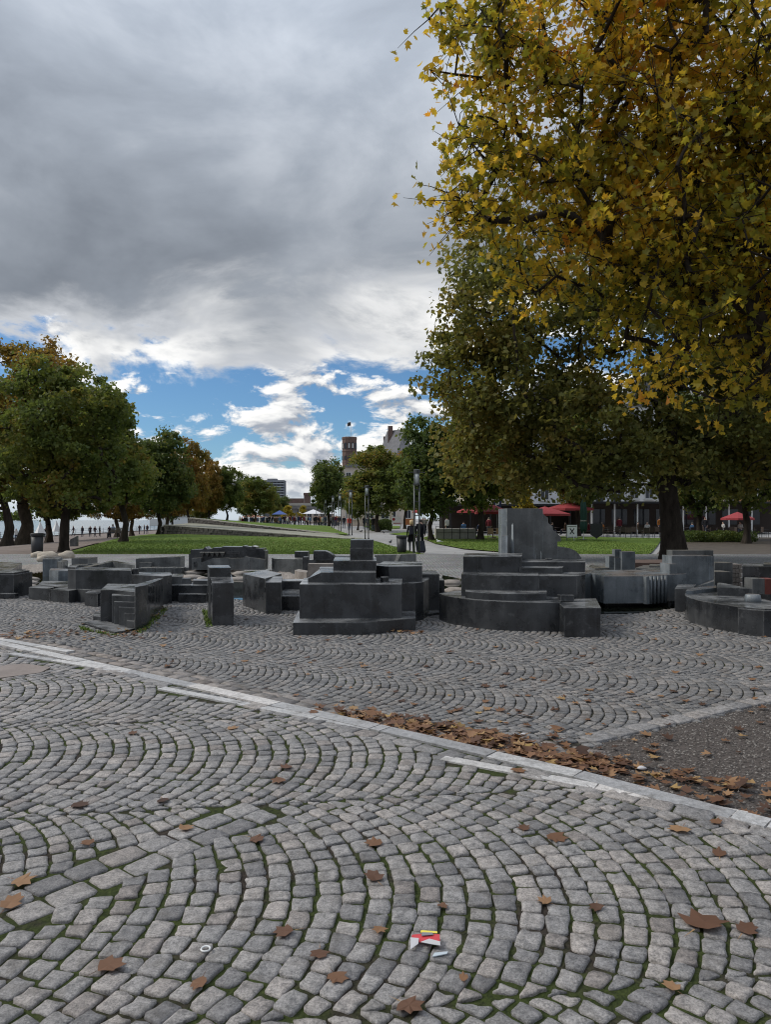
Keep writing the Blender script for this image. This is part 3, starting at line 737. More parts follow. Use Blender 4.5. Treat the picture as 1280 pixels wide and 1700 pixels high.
# 3 tall slim block
e = clus(368, 11.5, 'tall slim dark block with a set-back upper block, standing alone on the setts')
blk(e, 'block', [(352, 11.3), (388, 11.36), (384, 12.05), (347, 12.0)], ZB, 0.6, top=[0.588, 0.588, 0.66, 0.66])
blk(e, 'upper_block', [(347, 11.82), (383, 11.86), (379, 12.5), (344, 12.46)], ZB, 0.785)
# 4 left group: stair block
e = clus(215, 11.6, 'dark block with a small flight of steps and a slanting wedge wall')
blk(e, 'wedge_wall', [(224, 10.72), (243, 11.25), (270, 13.7), (262, 13.75), (223, 11.35)], ZB, 0.58, top=[0.585, 0.565, 0.46, 0.46, 0.56])
blk(e, 'block', [(166, 11.55), (186, 11.62), (223, 11.3), (236, 12.6), (178, 12.7)], ZB, 0.455)
st = [(185, 989, 11.30), (189, 999.5, 11.2), (197, 1009, 11.08), (206, 1019, 10.97), (210, 1031, 10.86)]
for k, (px, py, d) in enumerate(st):
    z = zt(py, d)
    blk(e, 'step', [(px, d+0.04), (222.8, d-0.04), (222.8, d+0.3), (px+1, d+0.34)], ZB, z, bev=0.005)
blk(e, 'low_step', [(154, 11.72), (168, 11.62), (172, 12.1), (158, 12.2)], ZB, 0.03)
blk(e, 'base_slab', [(134, 11.5), (190, 10.5), (206, 10.62), (224, 10.85), (166, 11.75)], ZB, -0.03)
# 5 long wall and the low blocks before it
e = clus(150, 15.0, 'long low dark wall with angled ends behind the stair block')
blk(e, 'wall', [(112, 14.65), (125, 14.5), (217, 14.35), (216, 15.1), (118, 15.3)], ZB, 0.56)
blk(e, 'wall_cap', [(112, 14.75), (125, 14.6), (130, 15.2), (116, 15.32)], 0.55, 0.605)
blk(e, 'wall', [(217.3, 14.35), (270, 13.95), (285, 14.25), (283, 14.9), (217, 15.1)], ZB, 0.48)
x, y = W(224, 14.5); MB().lathe((x, y, 0.47), [(0.075, 0), (0.075, 0.11), (0.066, 0.12)], 10).obj('knob', M_bas, e)
blk(e, 'shelf', [(62, 15.4), (90, 15.0), (166, 14.0), (266, 13.9), (262, 15.4), (120, 16.2), (70, 16.3)], ZB, 0.19)
e = clus(88, 14.6, 'row of three low dark boxes at the edge of the left pool')
blk(e, 'box', [(47, 14.95), (82, 14.65), (92, 15.1), (62, 15.5)], ZB, 0.178)
blk(e, 'box', [(83, 14.55), (113, 14.25), (128, 14.5), (100, 14.95)], ZB, 0.178)
blk(e, 'box', [(140, 13.85), (161, 13.65), (169, 14.0), (148, 14.3)], ZB, 0.18)
e = clus(305, 14.7, 'low dark wall with a ledge, between the wedge wall and the tall slim block')
blk(e, 'wall', [(268, 14.6), (345, 14.55), (345, 15.2), (266, 15.2)], ZB, 0.25)
blk(e, 'ledge', [(296, 14.35), (342, 14.3), (342, 14.56), (296, 14.59)], ZB, 0.10)
blk(e, 'block', [(284, 14.9), (302, 14.9), (304, 15.6), (286, 15.6)], 0.2, 0.40, M_bas3)
x, y = W(309, 15.0); MB().box((x, y, 0.30), (0.21, 0.2, 0.12), 0.2, 0, 0.8).obj('knob', M_bas, e)
blk(e, 'block', [(320, 14.8), (344, 14.75), (344, 15.15), (321, 15.2)], 0.24, 0.33)
# 6 block cut by the left edge of the picture
e = clus(5, 15.2, 'dark block on a low base at the left edge of the plaza')
rec(e, 'block', -30, 22, 15.2, 0.8, ZB, 0.41); rec(e, 'base', -30, 23, 15.0, 0.19, ZB, 0.04); rec(e, 'lid', -30, 21, 15.25, 0.7, 0.405, 0.45)
# 7 right stepped crescent
e = clus(850, 11.4, 'broad dark crescent-shaped block sculpture in rising tiers, right of centre')
A = arcpts(W(729, 12.0), W(931, 10.72), 0.46, 16)
pobj('crescent', A+[W(933, 12.0), W(770, 12.6)], ZB, 0.36, M_bas, e)
B = arcpts(W(773, 11.30), W(908, 11.02), 0.20, 8)
pobj('bench', B+[W(908, 11.9), W(772, 12.1)], 0.30, 0.462, M_bas, e)
blk(e, 'box', [(937, 10.22), (998, 10.22), (990, 11.4), (931, 11.3), (929, 10.75)], ZB, 0.345)
MB().box((*W(940, 11.0), 0.40), (0.20, 0.16, 0.085), 0.05).obj('small_block', M_bas, e)
blk(e, 'tier', [(766, 11.62), (830, 11.42), (895, 11.42), (893, 12.9), (770, 12.9)], ZB, 0.695)
blk(e, 'tier', [(895.4, 11.55), (958, 11.5), (972, 11.8), (972, 12.9), (893.5, 12.9)], ZB, 0.68)
blk(e, 'upper_tier', [(769, 12.05), (866, 12.05), (868, 13.2), (772, 13.2)], 0.5, 0.952)
blk(e, 'upper_tier', [(866.4, 12.4), (972, 12.35), (972, 13.2), (868.4, 13.2)], 0.5, 0.845)
blk(e, 'upper_step', [(863, 12.0), (934, 11.95), (936, 12.38), (866.5, 12.4)], 0.5, 0.775)
# the tall cut-out wall behind
e = clus(895, 13.6, 'tall grey wall block with a jagged scalloped outline, rising behind the crescent')
prof = [(842, 935), (842, 844), (901.5, 844), (902, 853), (906, 857), (910, 859), (910.5, 868), (914, 871), (918, 874), (918.5, 880), (923, 883), (927, 887), (931, 891), (932, 896), (931, 899), (925.5, 899), (926, 908), (936, 908.5), (946, 910), (954, 913.5), (961, 919), (965.5, 926), (967, 933), (967, 935)]
D = 13.3
def cutout(name, prof, D, th, m, e, bev=0.008, skew=0.0):
    bm = bmesh.new(); fr = [bm.verts.new((W(p, D)[0], D+skew*(W(p, D)[0]-W(prof[0][0], D)[0]), zt(q, D))) for p, q in prof]
    f = bm.faces.new(fr); r = bmesh.ops.extrude_face_region(bm, geom=[f])
    for v in r['geom']:
        if isinstance(v, bmesh.types.BMVert): v.co.y += th
    bmesh.ops.recalc_face_normals(bm, faces=bm.faces[:])
    me = bpy.data.meshes.new(name); bm.to_mesh(me); bm.free(); me.materials.append(m); return link(name, me, e)
cutout('cutout_wall', prof, D, 0.42, M_bas3, e)
pobj('side_strip', [W(832, 13.45), W(842, 13.3), (W(842, 13.3)[0], 13.7), (W(832, 13.45)[0], 13.75)], ZB, 1.745, M_bas2, e)
pobj('pilaster', [W(833, 13.2), W(843, 13.15), W(843.5, 13.28), W(833, 13.4)], ZB, zt(889, 13.2), M_bas2, e)
for px, py, w in ((851.5, 868, 5), (889.5, 918, 2.4), (899, 914, 2.4)):
    x, y = W(px, 13.28); h = zt(py, 13.2)
    MB().add([(x-w*0.0107, 13.30, ZB), (x, 13.18, ZB), (x+w*0.0107, 13.30, ZB), (x-w*0.004, 13.30, h-0.05), (x, 13.25, h-0.05), (x+w*0.004, 13.30, h-0.05), (x, 13.30, h)],
             [(0, 1, 4, 3), (1, 2, 5, 4), (3, 4, 6), (4, 5, 6), (2, 0, 3, 5), (0, 2, 1), (3, 6, 5)]).obj('spire_relief', M_streak, e)
MB().box((*W(912, 13.0), 0.82), (0.10, 0.12, 0.10)).obj('small_block', M_bas, e)
pobj('back_base', [W(832, 13.25), W(970, 13.25), W(970, 14.0), W(832, 14.0)], ZB, zt(936, 13.25), M_bas, e)
# 8 blue-grey basin block
e = clus(1060, 14.2, 'blue-grey block with a fluted front overhanging the small right pool')
blk(e, 'block', [(1003, 13.5), (1072, 13.55), (1113, 13.9), (1140, 14.1), (1140, 15.2), (985, 15.2), (981, 14.25)], 0.02, 0.515, M_bas2)
blk(e, 'foot', [(1006, 13.75), (1110, 14.05), (1136, 14.3), (1136, 15.1), (990, 15.1), (988, 14.35)], -0.2, 0.02, M_bas)
for k in range(6):
    px = 1075+k*6.2; x, y = W(px, 13.53+k*0.045); MB().tube((x, y, 0.005), (x, y, 0.512), 0.028, 0.028, 8).obj('flute', M_bas2, e, True)
MB().box((*W(1073.5, 13.52), 0.26), (0.07, 0.10, 0.50), 0.3).obj('pilaster', M_bas2, e)
blk(e, 'side_block', [(966, 13.9), (982, 14.2), (986, 15.0), (968, 15.0)], ZB, 0.52, M_bas2)
e = clus(1150, 14.6, 'upright blue-grey slab block with a raised back edge, before the big tree trunk')
rec(e, 'slab', 1116, 1186, 14.25, 0.5, ZB, 0.845, M_bas2); rec(e, 'raised_edge', 1117, 1185, 14.76, 0.3, ZB, 0.93, M_bas3)
rec(e, 'shoulder', 1112.5, 1125, 14.1, 0.5, ZB, 0.70, M_bas2, dx=0.0)
blk(e, 'sloped_base', [(1140, 14.1), (1186, 14.05), (1186, 14.24), (1150, 14.24)], ZB, 0.3, M_bas2, top=[0.2, 0.38, 0.40, 0.24])
e = clus(1035, 17.2, 'little cluster of three grey towers of different height on the pool edge')
rec(e, 'tower', 1012, 1021.5, 17.2, 0.3, 0.2, zt(923.5, 17.2), M_bas2); rec(e, 'tower', 1021.8, 1032.6, 17.1, 0.34, 0.2, zt(926, 17.1), M_bas2); rec(e, 'tower_top', 1021.5, 1032.2, 17.18, 0.22, zt(925.5, 17.1), zt(912.5, 17.1), M_bas2)
rec(e, 'tower', 1033, 1055, 17.0, 0.34, 0.2, zt(916, 17.0), M_bas2); rec(e, 'base', 1005, 1062, 16.7, 1.2, ZB, 0.22, M_bas3)
e = clus(1085, 17.0, 'thin wedge-shaped flat slab lying beside the tree foot')
blk(e, 'slab', [(1055, 17.4), (1084, 16.4), (1112, 16.6), (1108, 18.2), (1070, 18.4)], 0.30, 0.40, M_bas3); blk(e, 'slab', [(1078, 17.6), (1100, 17.5), (1104, 18.1), (1080, 18.2)], 0.40, 0.44, M_bas3)
blk(e, 'foot', [(1060, 17.3), (1084, 16.7), (1108, 16.9), (1104, 18.0), (1072, 18.2)], ZB, 0.30, M_bas3)
e = clus(1000, 17.0, 'two thin low slabs lying left of the three little towers')
blk(e, 'slab', [(978, 17.4), (988, 16.9), (1012, 17.2), (1012, 18.2), (980, 18.2)], ZB, 0.42, M_bas3); blk(e, 'slab', [(990, 16.7), (1018, 16.5), (1019, 17.0), (994, 17.1)], ZB, 0.34, M_bas3)
pobj('earth_bank', [W(1050, 20), W(1112, 20), W(1112, 21.5), W(1050, 21.5)], ZB, 0.36, mottled('red_brown_earth', (0.07, 0.045, 0.034), (0.15, 0.10, 0.08), 3, 0.9), empty('earth_bank', (*W(1080, 20.5), ZP), 'low reddish-brown bank edging at the foot of the big tree', 'bank'), 0.05)
# 9 far right bench group
e = clus(1220, 11.4, 'curved dark bench block with a tapered knob, at the right edge of the plaza')
A = arcpts(W(1138, 12.4), W(1215, 10.72), 0.20, 10)
pobj('curved_bench', A+[W(1226, 10.58), W(1270, 10.32), (5.9, 10.35), (5.9, 12.3), W(1160, 12.9)], ZB, 0.318, M_bas, e)
pobj('corner_panel', [W(1226.5, 10.5), W(1269, 10.25), (5.9, 10.3), (5.9, 10.7), W(1228, 10.7)], ZB, 0.3, M_bas, e)
A2 = arcpts(W(1141, 12.5), W(1160, 12.0), 0.05, 4)
pobj('rim', arcpts(W(1139, 12.3), W(1190, 13.2), -0.12, 6)+[W(1190, 12.8), W(1150, 12.3)], 0.30, 0.375, M_bas2, e)
pobj('upper_bench', [W(1191, 12.1), (5.9, 11.9), (5.9, 13.0), W(1192, 13.0)], 0.25, 0.445, M_bas, e)
x, y = W(1250.5, 11.2); MB().lathe((x, y, 0.31), [(0.125, 0), (0.105, 0.11), (0.09, 0.12)], 14).obj('knob', M_bas2, e, True)
e = clus(1138, 13.2, 'plain dark box between the fluted block and the curved bench')
blk(e, 'box', [(1121, 13.0), (1150, 12.9), (1156, 13.8), (1126, 13.8)], ZB, 0.34)
e = clus(1260, 14.2, 'dark raised block behind the curved bench, at the right edge')
pobj('block', [W(1233, 14.1), (8.6, 13.6), (8.6, 14.8), W(1235, 14.9)], ZB, 0.66, M_bas, e); pobj('lid', [W(1268, 14.0), (8.6, 13.9), (8.6, 14.6), W(1269, 14.6)], 0.655, 0.70, M_bas3, e)
rec(e, 'small_block', 1250, 1271, 13.4, 0.3, 0.2, 0.48, M_bas3)
rec(e, 'red_block', 1271.5, 1290, 13.38, 0.3, 0.2, 0.475, mottled('rust_red', (0.13, 0.03, 0.022), (0.2, 0.055, 0.04), 5, 0.7))
e = clus(1202, 15.3, 'sandy weathered box with a brick-patterned face next to the upright slab')
rec(e, 'box', 1187, 1215, 15.2, 0.5, ZB, 0.47, M_bas3); rec(e, 'lid', 1187, 1217, 15.75, 0.4, ZB, 0.62, M_bas3)
for r_ in range(5):
    for c_ in range(3):
        rec(e, 'brick', 1216+c_*5.6+(r_ % 2)*1.2, 1216+c_*5.6+5.0+(r_ % 2)*1.2, 15.9, 0.3, 0.10+r_*0.098, 0.10+r_*0.098+0.088, M_stepst, 0.004)
# 10 back row
e = clus(92, 20.5, 'pale grey angular wall block with a box in front, behind the left pool')
blk(e, 'wall', [(70, 20.6), (94, 20.6), (103, 21.6), (100, 22.4), (74, 22)], ZB, 0.42, M_bas2); blk(e, 'wall', [(94.4, 20.6), (103.5, 21.5), (112, 21.2), (104, 20.3)], ZB, 0.36, M_bas3)
blk(e, 'box', [(81, 19.4), (96, 19.1), (113, 19.2), (112, 20.0), (84, 20.2)], ZB, 0.20, M_bas2)
e = clus(130, 23.5, 'two flat grey blocks behind the long low wall')
rec(e, 'block', 118, 145, 23.6, 0.8, ZB, 0.28, M_bas3); rec(e, 'block', 115, 144, 22.6, 0.7, ZB, 0.12, M_bas3); rec(e, 'block', 145.5, 157, 22.7, 0.5, ZB, 0.16, M_bas3)
e = clus(185, 22.0, 'long low grey wall with a shallow peak along the back of the pool')
blk(e, 'wall', [(138, 20.6), (186, 22.0), (224, 21.2), (224, 21.8), (186, 22.6), (138, 21.3)], ZB, 0.24, M_bas3, top=[0.17, 0.27, 0.21, 0.21, 0.27, 0.17])
for px in (160, 176, 192, 207):
    x, y = W(px, 18.6); e2 = empty('pool_stub', (x, y, ZP), {160: 'first', 176: 'second', 192: 'third', 207: 'fourth'}[px]+' dark stub block from the left in the row behind the long low wall', 'block', 'dark stub blocks in the pool')
    MB().box((x, y, 0.1), (0.19, 0.2, 0.42), 0.1, 0, 0.86).obj('stub', M_bas, e2)
e = clus(262, 22.5, 'grey two-step wall of panels behind the wedge wall')
rec(e, 'wall', 225, 299, 22.8, 0.5, ZB, 0.345, M_bas3, top=[0.31, 0.37, 0.37, 0.31]); rec(e, 'ledge', 230, 250, 22.62, 0.17, ZB, 0.2, M_bas3)
for k in range(5): rec(e, 'panel', 229+k*14.4, 242.6+k*14.4, 21.6, 0.5, ZB, 0.105+0.008*(k % 2), M_bas3, 0.008)
rec(e, 'end_block', 300, 313, 22.0, 0.5, ZB, 0.09, M_bas3)
e = clus(376, 22, 'long dark carved wall with a zigzag row of points along its top')
D = 22.0
cutout('wall', [(313, 946), (313, 920), (316, 919), (316, 913), (336, 912), (340, 908), (344, 912), (352, 911), (352, 909.5), (368, 909), (368, 907.5), (378, 908), (402, 908), (402, 906.5), (407, 906.5), (407, 908), (418, 908), (418, 906.5), (425, 908), (425, 911), (437, 910.5), (437, 914), (440, 914.5), (440, 946)], D, 0.55, M_bas, e)
cutout('lower_wall', [(318, 946), (318, 927), (333, 926), (333, 934), (352, 927), (378, 926), (380, 927), (404, 926.5), (407, 923), (411, 925), (439, 929), (439, 946)], D-0.25, 0.24, M_bas3, e)
z0 = zt(927, D-0.1)
for k in range(5):
    px = 336+k*8.3; x, y = W(px, D-0.06); w = 8.2/FPX*D/2
    MB().add([(x-w, D, zt(916, D)), (x+w, D, zt(916, D)), (x+w*0.9, D-0.16, zt(917, D)), (x-w*0.9, D-0.16, zt(917, D)), (x, D-0.10, zt(924, D)), (x, D, zt(924, D))],
             [(0, 3, 2, 1), (3, 4, 2), (0, 5, 4, 3), (1, 2, 4, 5), (0, 1, 5)]).obj('zigzag_point', M_bas3, e)
rec(e, 'niche', 321, 326, D-0.28, 0.03, zt(940, D), zt(931, D), M_bas)
rec(e, 'slot', 377, 397, D-0.03, 0.028, zt(919, D), zt(916, D), M_bas)
e = clus(480, 22.3, 'grey block wall with smaller blocks stacked on it, beyond the linked blocks')
blk(e, 'wall', [(451, 22.3), (456, 22.0), (502, 21.6), (502, 22.4), (452, 22.9)], ZB, 0.36, M_bas3)
rec(e, 'upper_block', 489, 511, 23.0, 0.5, ZB, 0.52, M_bas)
blk(e, 'box', [(489, 20.0), (495, 19.5), (509, 19.2), (511, 19.8), (496, 20.4)], ZB, 0.16, M_stepst)
rec(e, 'post', 503, 511, 21.0, 0.3, ZB, 0.46, M_bas); rec(e, 'upper_wall', 511, 556, 22.4, 0.4, ZB, 0.3, M_bas3)
e = clus(536, 21.5, 'dark block with a quarter-round shoulder left of the square tower')
cutout('block', [(520, 930), (520, 915), (540, 915), (547, 918), (552, 921.5), (556, 926), (556, 930)], 22.0, 0.6, M_bas, e)
rec(e, 'ledge', 511, 553, 20.4, 0.4, ZB, 0.30, M_stepst); rec(e, 'block', 528, 552, 18.6, 0.7, ZB, 0.22, M_bas, top=[0.2, 0.2, 0.3, 0.3])
rec(e, 'back_block', 557, 580, 24, 0.5, ZB, 0.32, M_bas)
e = clus(660, 26.5, 'low dark wall with a diagonal rib behind the stepped pyramid')
rec(e, 'wall', 622, 691, 26.5, 0.4, ZB, 0.255, M_bas3, top=[0.22, 0.27, 0.27, 0.22])
x0, _ = W(653, 26.4); x1, _ = W(659, 26.4); MB().add([(x0, 26.4, ZB), (x0+0.1, 26.4, ZB), (x1+0.14, 26.4, 0.25), (x1+0.02, 26.4, 0.25), (x0, 26.55, ZB), (x0+0.1, 26.55, ZB), (x1+0.14, 26.55, 0.25), (x1+0.02, 26.55, 0.25)], [(0, 1, 2, 3), (7, 6, 5, 4), (0, 4, 5, 1), (1, 5, 6, 2), (2, 6, 7, 3), (3, 7, 4, 0)]).obj('rib', M_cope, e)
e = clus(15, 22, 'low sloping slab wedge at the back of the left pool')
blk(e, 'slab', [(-40, 21.0), (10, 20.6), (36, 23.2), (-10, 24.5)], ZB, 0.12, M_bas3, top=[0.0, 0.02, 0.16, 0.12])

# stepping stones, boulders and pebbles in the pool
def rock(seed, r, flat_=0.35, n=10):
    g = random.Random(seed); bm = bmesh.new(); bmesh.ops.create_icosphere(bm, subdivisions=2, radius=1.0)
    off = [g.uniform(0, 9) for _ in range(6)]
    for v in bm.verts:
        c = v.co; k = 1+0.16*math.sin(3*c.x+off[0])*math.cos(2.6*c.y+off[1])+0.10*math.sin(5*c.z+off[2]+3*c.x)+g.uniform(-0.04, 0.04)
        v.co = Vector((c.x*r[0]*k, c.y*r[1]*k, (c.z*0.8+0.2*math.copysign(abs(c.z)**0.5, c.z))*r[2]*k))
    me = bpy.data.meshes.new('rock'); bm.to_mesh(me); bm.free(); me.polygons.foreach_set('use_smooth', np.ones(len(me.polygons), dtype=bool)); return me
ss = [(306, 972, 0.30), (318, 959, 0.36), (322, 951, 0.34), (345, 948, 0.45), (337, 963, 0.22), (396, 962, 0.30), (400, 953, 0.30), (388, 947, 0.3), (322, 983, 0.14), (745, 968, 0.4), (760, 981, 0.36), (755, 990, 0.25), (52, 962, 0.2), (45, 968, 0.3), (50, 976, 0.26), (300, 958, 0.22)]
wh = ['beside the low ledge wall', 'nearest the wedge wall end', 'before the carved wall', 'under the carved wall', 'left of the tall slim block', 'right of the tall slim block', 'behind the tall slim block', 'below the zigzag carving', 'at the foot of the low ledge wall', 'right of the stepped pyramid, hindmost', 'right of the stepped pyramid, middle', 'right of the stepped pyramid, nearest', 'in the left pool, hindmost', 'in the left pool, middle', 'in the left pool, nearest', 'behind the low block on the ledge wall']
for k, (px, py, r) in enumerate(ss):
    x, y = gp(px, py, flat(ZP)); me = rock(k, (r, r*0.8, 0.085)); me.materials.append(M_stepst); o = link('stepping_stone', me); o.location = (x, y, -0.06)
    tag(o, 'flat brown stepping stone '+wh[k], 'stone', 'stepping stones in the pool')
for k, (px, py, r, lab) in enumerate([(80, 929, (0.42, 0.3, 0.24), 'largest pale sandstone boulder at the edge of the soil'), (62, 927, (0.26, 0.24, 0.2), 'small pale boulder left of the largest boulder'), (70, 932, (0.22, 0.2, 0.17), 'small pale boulder in front of the others, half behind the angular wall'), (109, 928, (0.36, 0.3, 0.22), 'pale boulder at the foot of the leaning tree trunk'), (599, 917, (0.4, 0.3, 0.2), 'pale flat boulder on the grass beside the square tower')]):
    x, y = gp(px, py); me = rock(40+k, r); me.materials.append(M_boul); o = link('boulder', me); o.location = (x, y, T0(x, y)+r[2]*0.45); tag(o, lab, 'boulder', 'sandstone boulders')
gq = random.Random(8)
for poly, lab in (([gp(x, y, flat(ZP)) for x, y in ((430, 951), (470, 945), (488, 955), (500, 966), (470, 966), (450, 957))], 'bed of grey pebbles by the grey block wall'), ([gp(x, y, flat(ZP)) for x, y in ((33, 940), (70, 938), (70, 948), (45, 952))], 'bed of pale pebbles beside the sloping slab')):
    o = chips('pebble', scatter_in(poly, 700, gq), -0.07, 0.04, 0.08, M_stepst, None, 9); o.name = 'pebble_bed'; tag(o, lab, 'pebbles', kind='stuff')
# weeds and moss growing at the feet of blocks
def tuft(poly, n, seed, label):
    g = random.Random(seed); q = np.random.default_rng(seed); pts = scatter_in(poly, n, g); P = np.array([(p[0], p[1], ZP-0.005) for p in pts]); N = n
    ang = q.uniform(0, 6.28, N); h = q.uniform(0.01, 0.06, N); w = q.uniform(0.006, 0.016, N); dx, dy = np.cos(ang)*w, np.sin(ang)*w; ln = q.normal(0, 0.02, (N, 2))
    V = np.stack([P+np.stack([dx, dy, 0*h], 1), P-np.stack([dx, dy, 0*h], 1), P+np.stack([ln[:, 0], ln[:, 1], h], 1)], 1)
    tag(link('weeds', npmesh('weeds', V.reshape(-1, 3), np.arange(3*N).reshape(-1, 3), M_blade)), label, 'weeds', kind='stuff')
tuft([gp(x, y, flat(ZP)) for x, y in ((335, 1012), (347, 1016), (354, 1040), (342, 1042))], 420, 3, 'weeds and moss at the left foot of the tall slim block')
tuft([gp(x, y, flat(ZP)) for x, y in ((224, 1052), (272, 1010), (278, 1012), (240, 1050))], 420, 4, 'weeds and leaves along the foot of the wedge wall')
tuft([gp(x, y, flat(ZP)) for x, y in ((130, 1040), (165, 1052), (200, 1056), (135, 1046))], 260, 5, 'weeds along the base slab of the stair block')
# ------------------------------------------------------------------ trees
def leaf_shape(kind):
    if kind == 'card': return np.array([(0, -0.5, 0), (0.36, 0.02, 0.07), (0, 0.5, 0), (-0.36, 0.02, 0.07)]), np.array([(0, 1, 2), (0, 2, 3)])
    # plane-tree leaf with five points
    V = np.array([(0, -0.42, 0.0), (0.22, -0.34, 0.05), (0.52, -0.10, 0.10), (0.27, 0.02, 0.05), (0.40, 0.36, 0.09), (0.13, 0.24, 0.03), (0, 0.58, -0.02), (-0.13, 0.24, 0.03), (-0.40, 0.36, 0.09), (-0.27, 0.02, 0.05), (-0.52, -0.10, 0.10), (-0.22, -0.34, 0.05), (0, 0, 0)])
    F = np.array([(12, i, (i+1) % 12) for i in range(12)]); return V, F
def frames(N, g, bias):
    n = g.normal(0, 1, (N, 3))+bias; n /= np.linalg.norm(n, axis=1, keepdims=True)
    u = g.normal(0, 1, (N, 3)); u -= n*np.sum(u*n, 1, keepdims=True); u /= np.linalg.norm(u, axis=1, keepdims=True)
    return u, np.cross(n, u), n
def leaf_verts(P, size, g, kind, bias):
    N = len(P); V, F = leaf_shape(kind); u, w, n = frames(N, g, bias); s = (size*g.uniform(0.6, 1.25, N))[:, None, None]
    curl = g.uniform(0.3, 2.6, (N, 1, 1))
    L = V[None, :, 0:1]*u[:, None]+V[None, :, 1:2]*w[:, None]+V[None, :, 2:3]*curl*n[:, None]
    return P[:, None]+L*s, F
def grow(seed, H, r0, fork, blobs, n_cl, trunk_pts=None, droop=0.0):
    """skeleton that reaches clump centres spread through the crown -> nodes, parents, clump node ids"""
    g = np.random.default_rng(seed)
    vol = np.array([b[3]*b[4]*b[5] for b in blobs])**0.8; vol /= vol.sum(); C = []
    for k in g.choice(len(blobs), n_cl, p=vol):
        b = blobs[k]; d = g.normal(0, 1, 3); d /= np.linalg.norm(d); rr = g.random()**0.36
        C.append(np.array(b[:3])+d*rr*np.array(b[3:6]))
    C = np.array(C)
    tp = trunk_pts or [(0, 0, 0), (0.02*H, 0, fork*0.5), (-0.01*H, 0.01*H, fork)]
    nodes = [np.array(tp[0], float)]; par = [-1]
    for a, b in zip(tp[:-1], tp[1:]):
        for k in range(1, 5): nodes.append(np.array(a)+(np.array(b)-np.array(a))*k/4); par.append(len(nodes)-2)
    top = len(nodes)-1; ntrunk = len(nodes)
    C = C[np.argsort(np.linalg.norm(C-nodes[top], axis=1))]; ids = []
    A = np.array(nodes); first = max(0, int(top*0.7))
    for c in C:
        A = np.array(nodes[first:]); dv = c-A; dist = np.linalg.norm(dv, axis=1)
        cost = dist+np.where(dv[:, 2] < -0.1*dist, 0.8*dist, 0)
        i = int(np.argmin(cost))+first; p = nodes[i]; L = np.linalg.norm(c-p); k = max(1, int(math.ceil(L/max(0.5, 0.045*H))))
        prev = i
        for s in range(1, k+1):
            q = p+(c-p)*s/k
            if s < k: q = q+g.normal(0, 0.05*L, 3)+np.array([0, 0, 0.06*L*math.sin(math.pi*s/k)])
            nodes.append(q); par.append(prev); prev = len(nodes)-1
        ids.append(prev)
    N = len(nodes); cnt = np.zeros(N)
    for i in ids: cnt[i] += 1
    for i in range(N-1, 0, -1): cnt[par[i]] += cnt[i]
    return np.array(nodes), par, ids, cnt, ntrunk
def tubes(nodes, par, rad, n=6, jit=0.0, seed=1):
    """joined tapering tubes along the skeleton"""
    g = np.random.default_rng(seed); P = np.array([p for p in par]); idx = np.arange(1, len(nodes)); a = nodes[P[1:]]; b = nodes[1:]
    d = b-a; L = np.linalg.norm(d, axis=1, keepdims=True); d = d/np.maximum(L, 1e-6); a = a-d*np.minimum(0.02, 0.1*L)
    ref = np.where(np.abs(d[:, 2:3]) > 0.9, np.array([[1., 0, 0]]), np.array([[0, 0, 1.]])); u = np.cross(d, ref); u /= np.linalg.norm(u, axis=1, keepdims=True); w = np.cross(d, u)
    ang = np.arange(n)*2*math.pi/n; cs, sn = np.cos(ang), np.sin(ang)
    ra = np.minimum(rad[P[1:]], rad[1:]*1.6)[:, None, None]; rb = rad[1:][:, None, None]
    off = u[:, None]*cs[None, :, None]+w[:, None]*sn[None, :, None]
    V = np.concatenate([a[:, None]+off*ra, b[:, None]+off*rb], 1); M = len(a)
    F = np.array([(i, (i+1) % n, n+(i+1) % n, n+i) for i in range(n)])
    return V.reshape(-1, 3), (F[None]+(np.arange(M)*2*n)[:, None, None]).reshape(-1, 4)
def trunk_mesh(pts, rad, seed, n=20, rings=26, flare=1.7):
    """lumpy round trunk with spreading root foot"""
    g = random.Random(seed); ph = [g.uniform(0, 6.28) for _ in range(6)]; V = []; F = []
    zs = [p[2] for p in pts]
    for k in range(rings):
        t = k/(rings-1); s = t*(len(pts)-1); i = min(int(s), len(pts)-2); f = s-i
        c = [pts[i][j]+(pts[i+1][j]-pts[i][j])*f for j in range(3)]; hgt = c[2]-pts[0][2]
        r = rad[0]+(rad[1]-rad[0])*t
        fl = (flare-1)*math.exp(-hgt/(rad[0]*1.3))
        for q in range(n):
            a = 2*math.pi*q/n; lump = 1+0.07*math.sin(3*a+ph[0]+2*t)+0.05*math.sin(5*a+ph[1]-5*t)+0.05*math.sin(2*a+ph[2]+9*t)+g.uniform(-0.025, 0.025)
            rr = r*lump*(1+fl*(0.7+0.5*math.sin(4*a+ph[3])))
            V.append((c[0]+rr*math.cos(a), c[1]+rr*math.sin(a), c[2]-(0.15 if k == 0 else 0)))
    for k in range(rings-1):
        for q in range(n): F.append((k*n+q, k*n+(q+1) % n, (k+1)*n+(q+1) % n, (k+1)*n+q))
    return np.array(V), np.array(F)
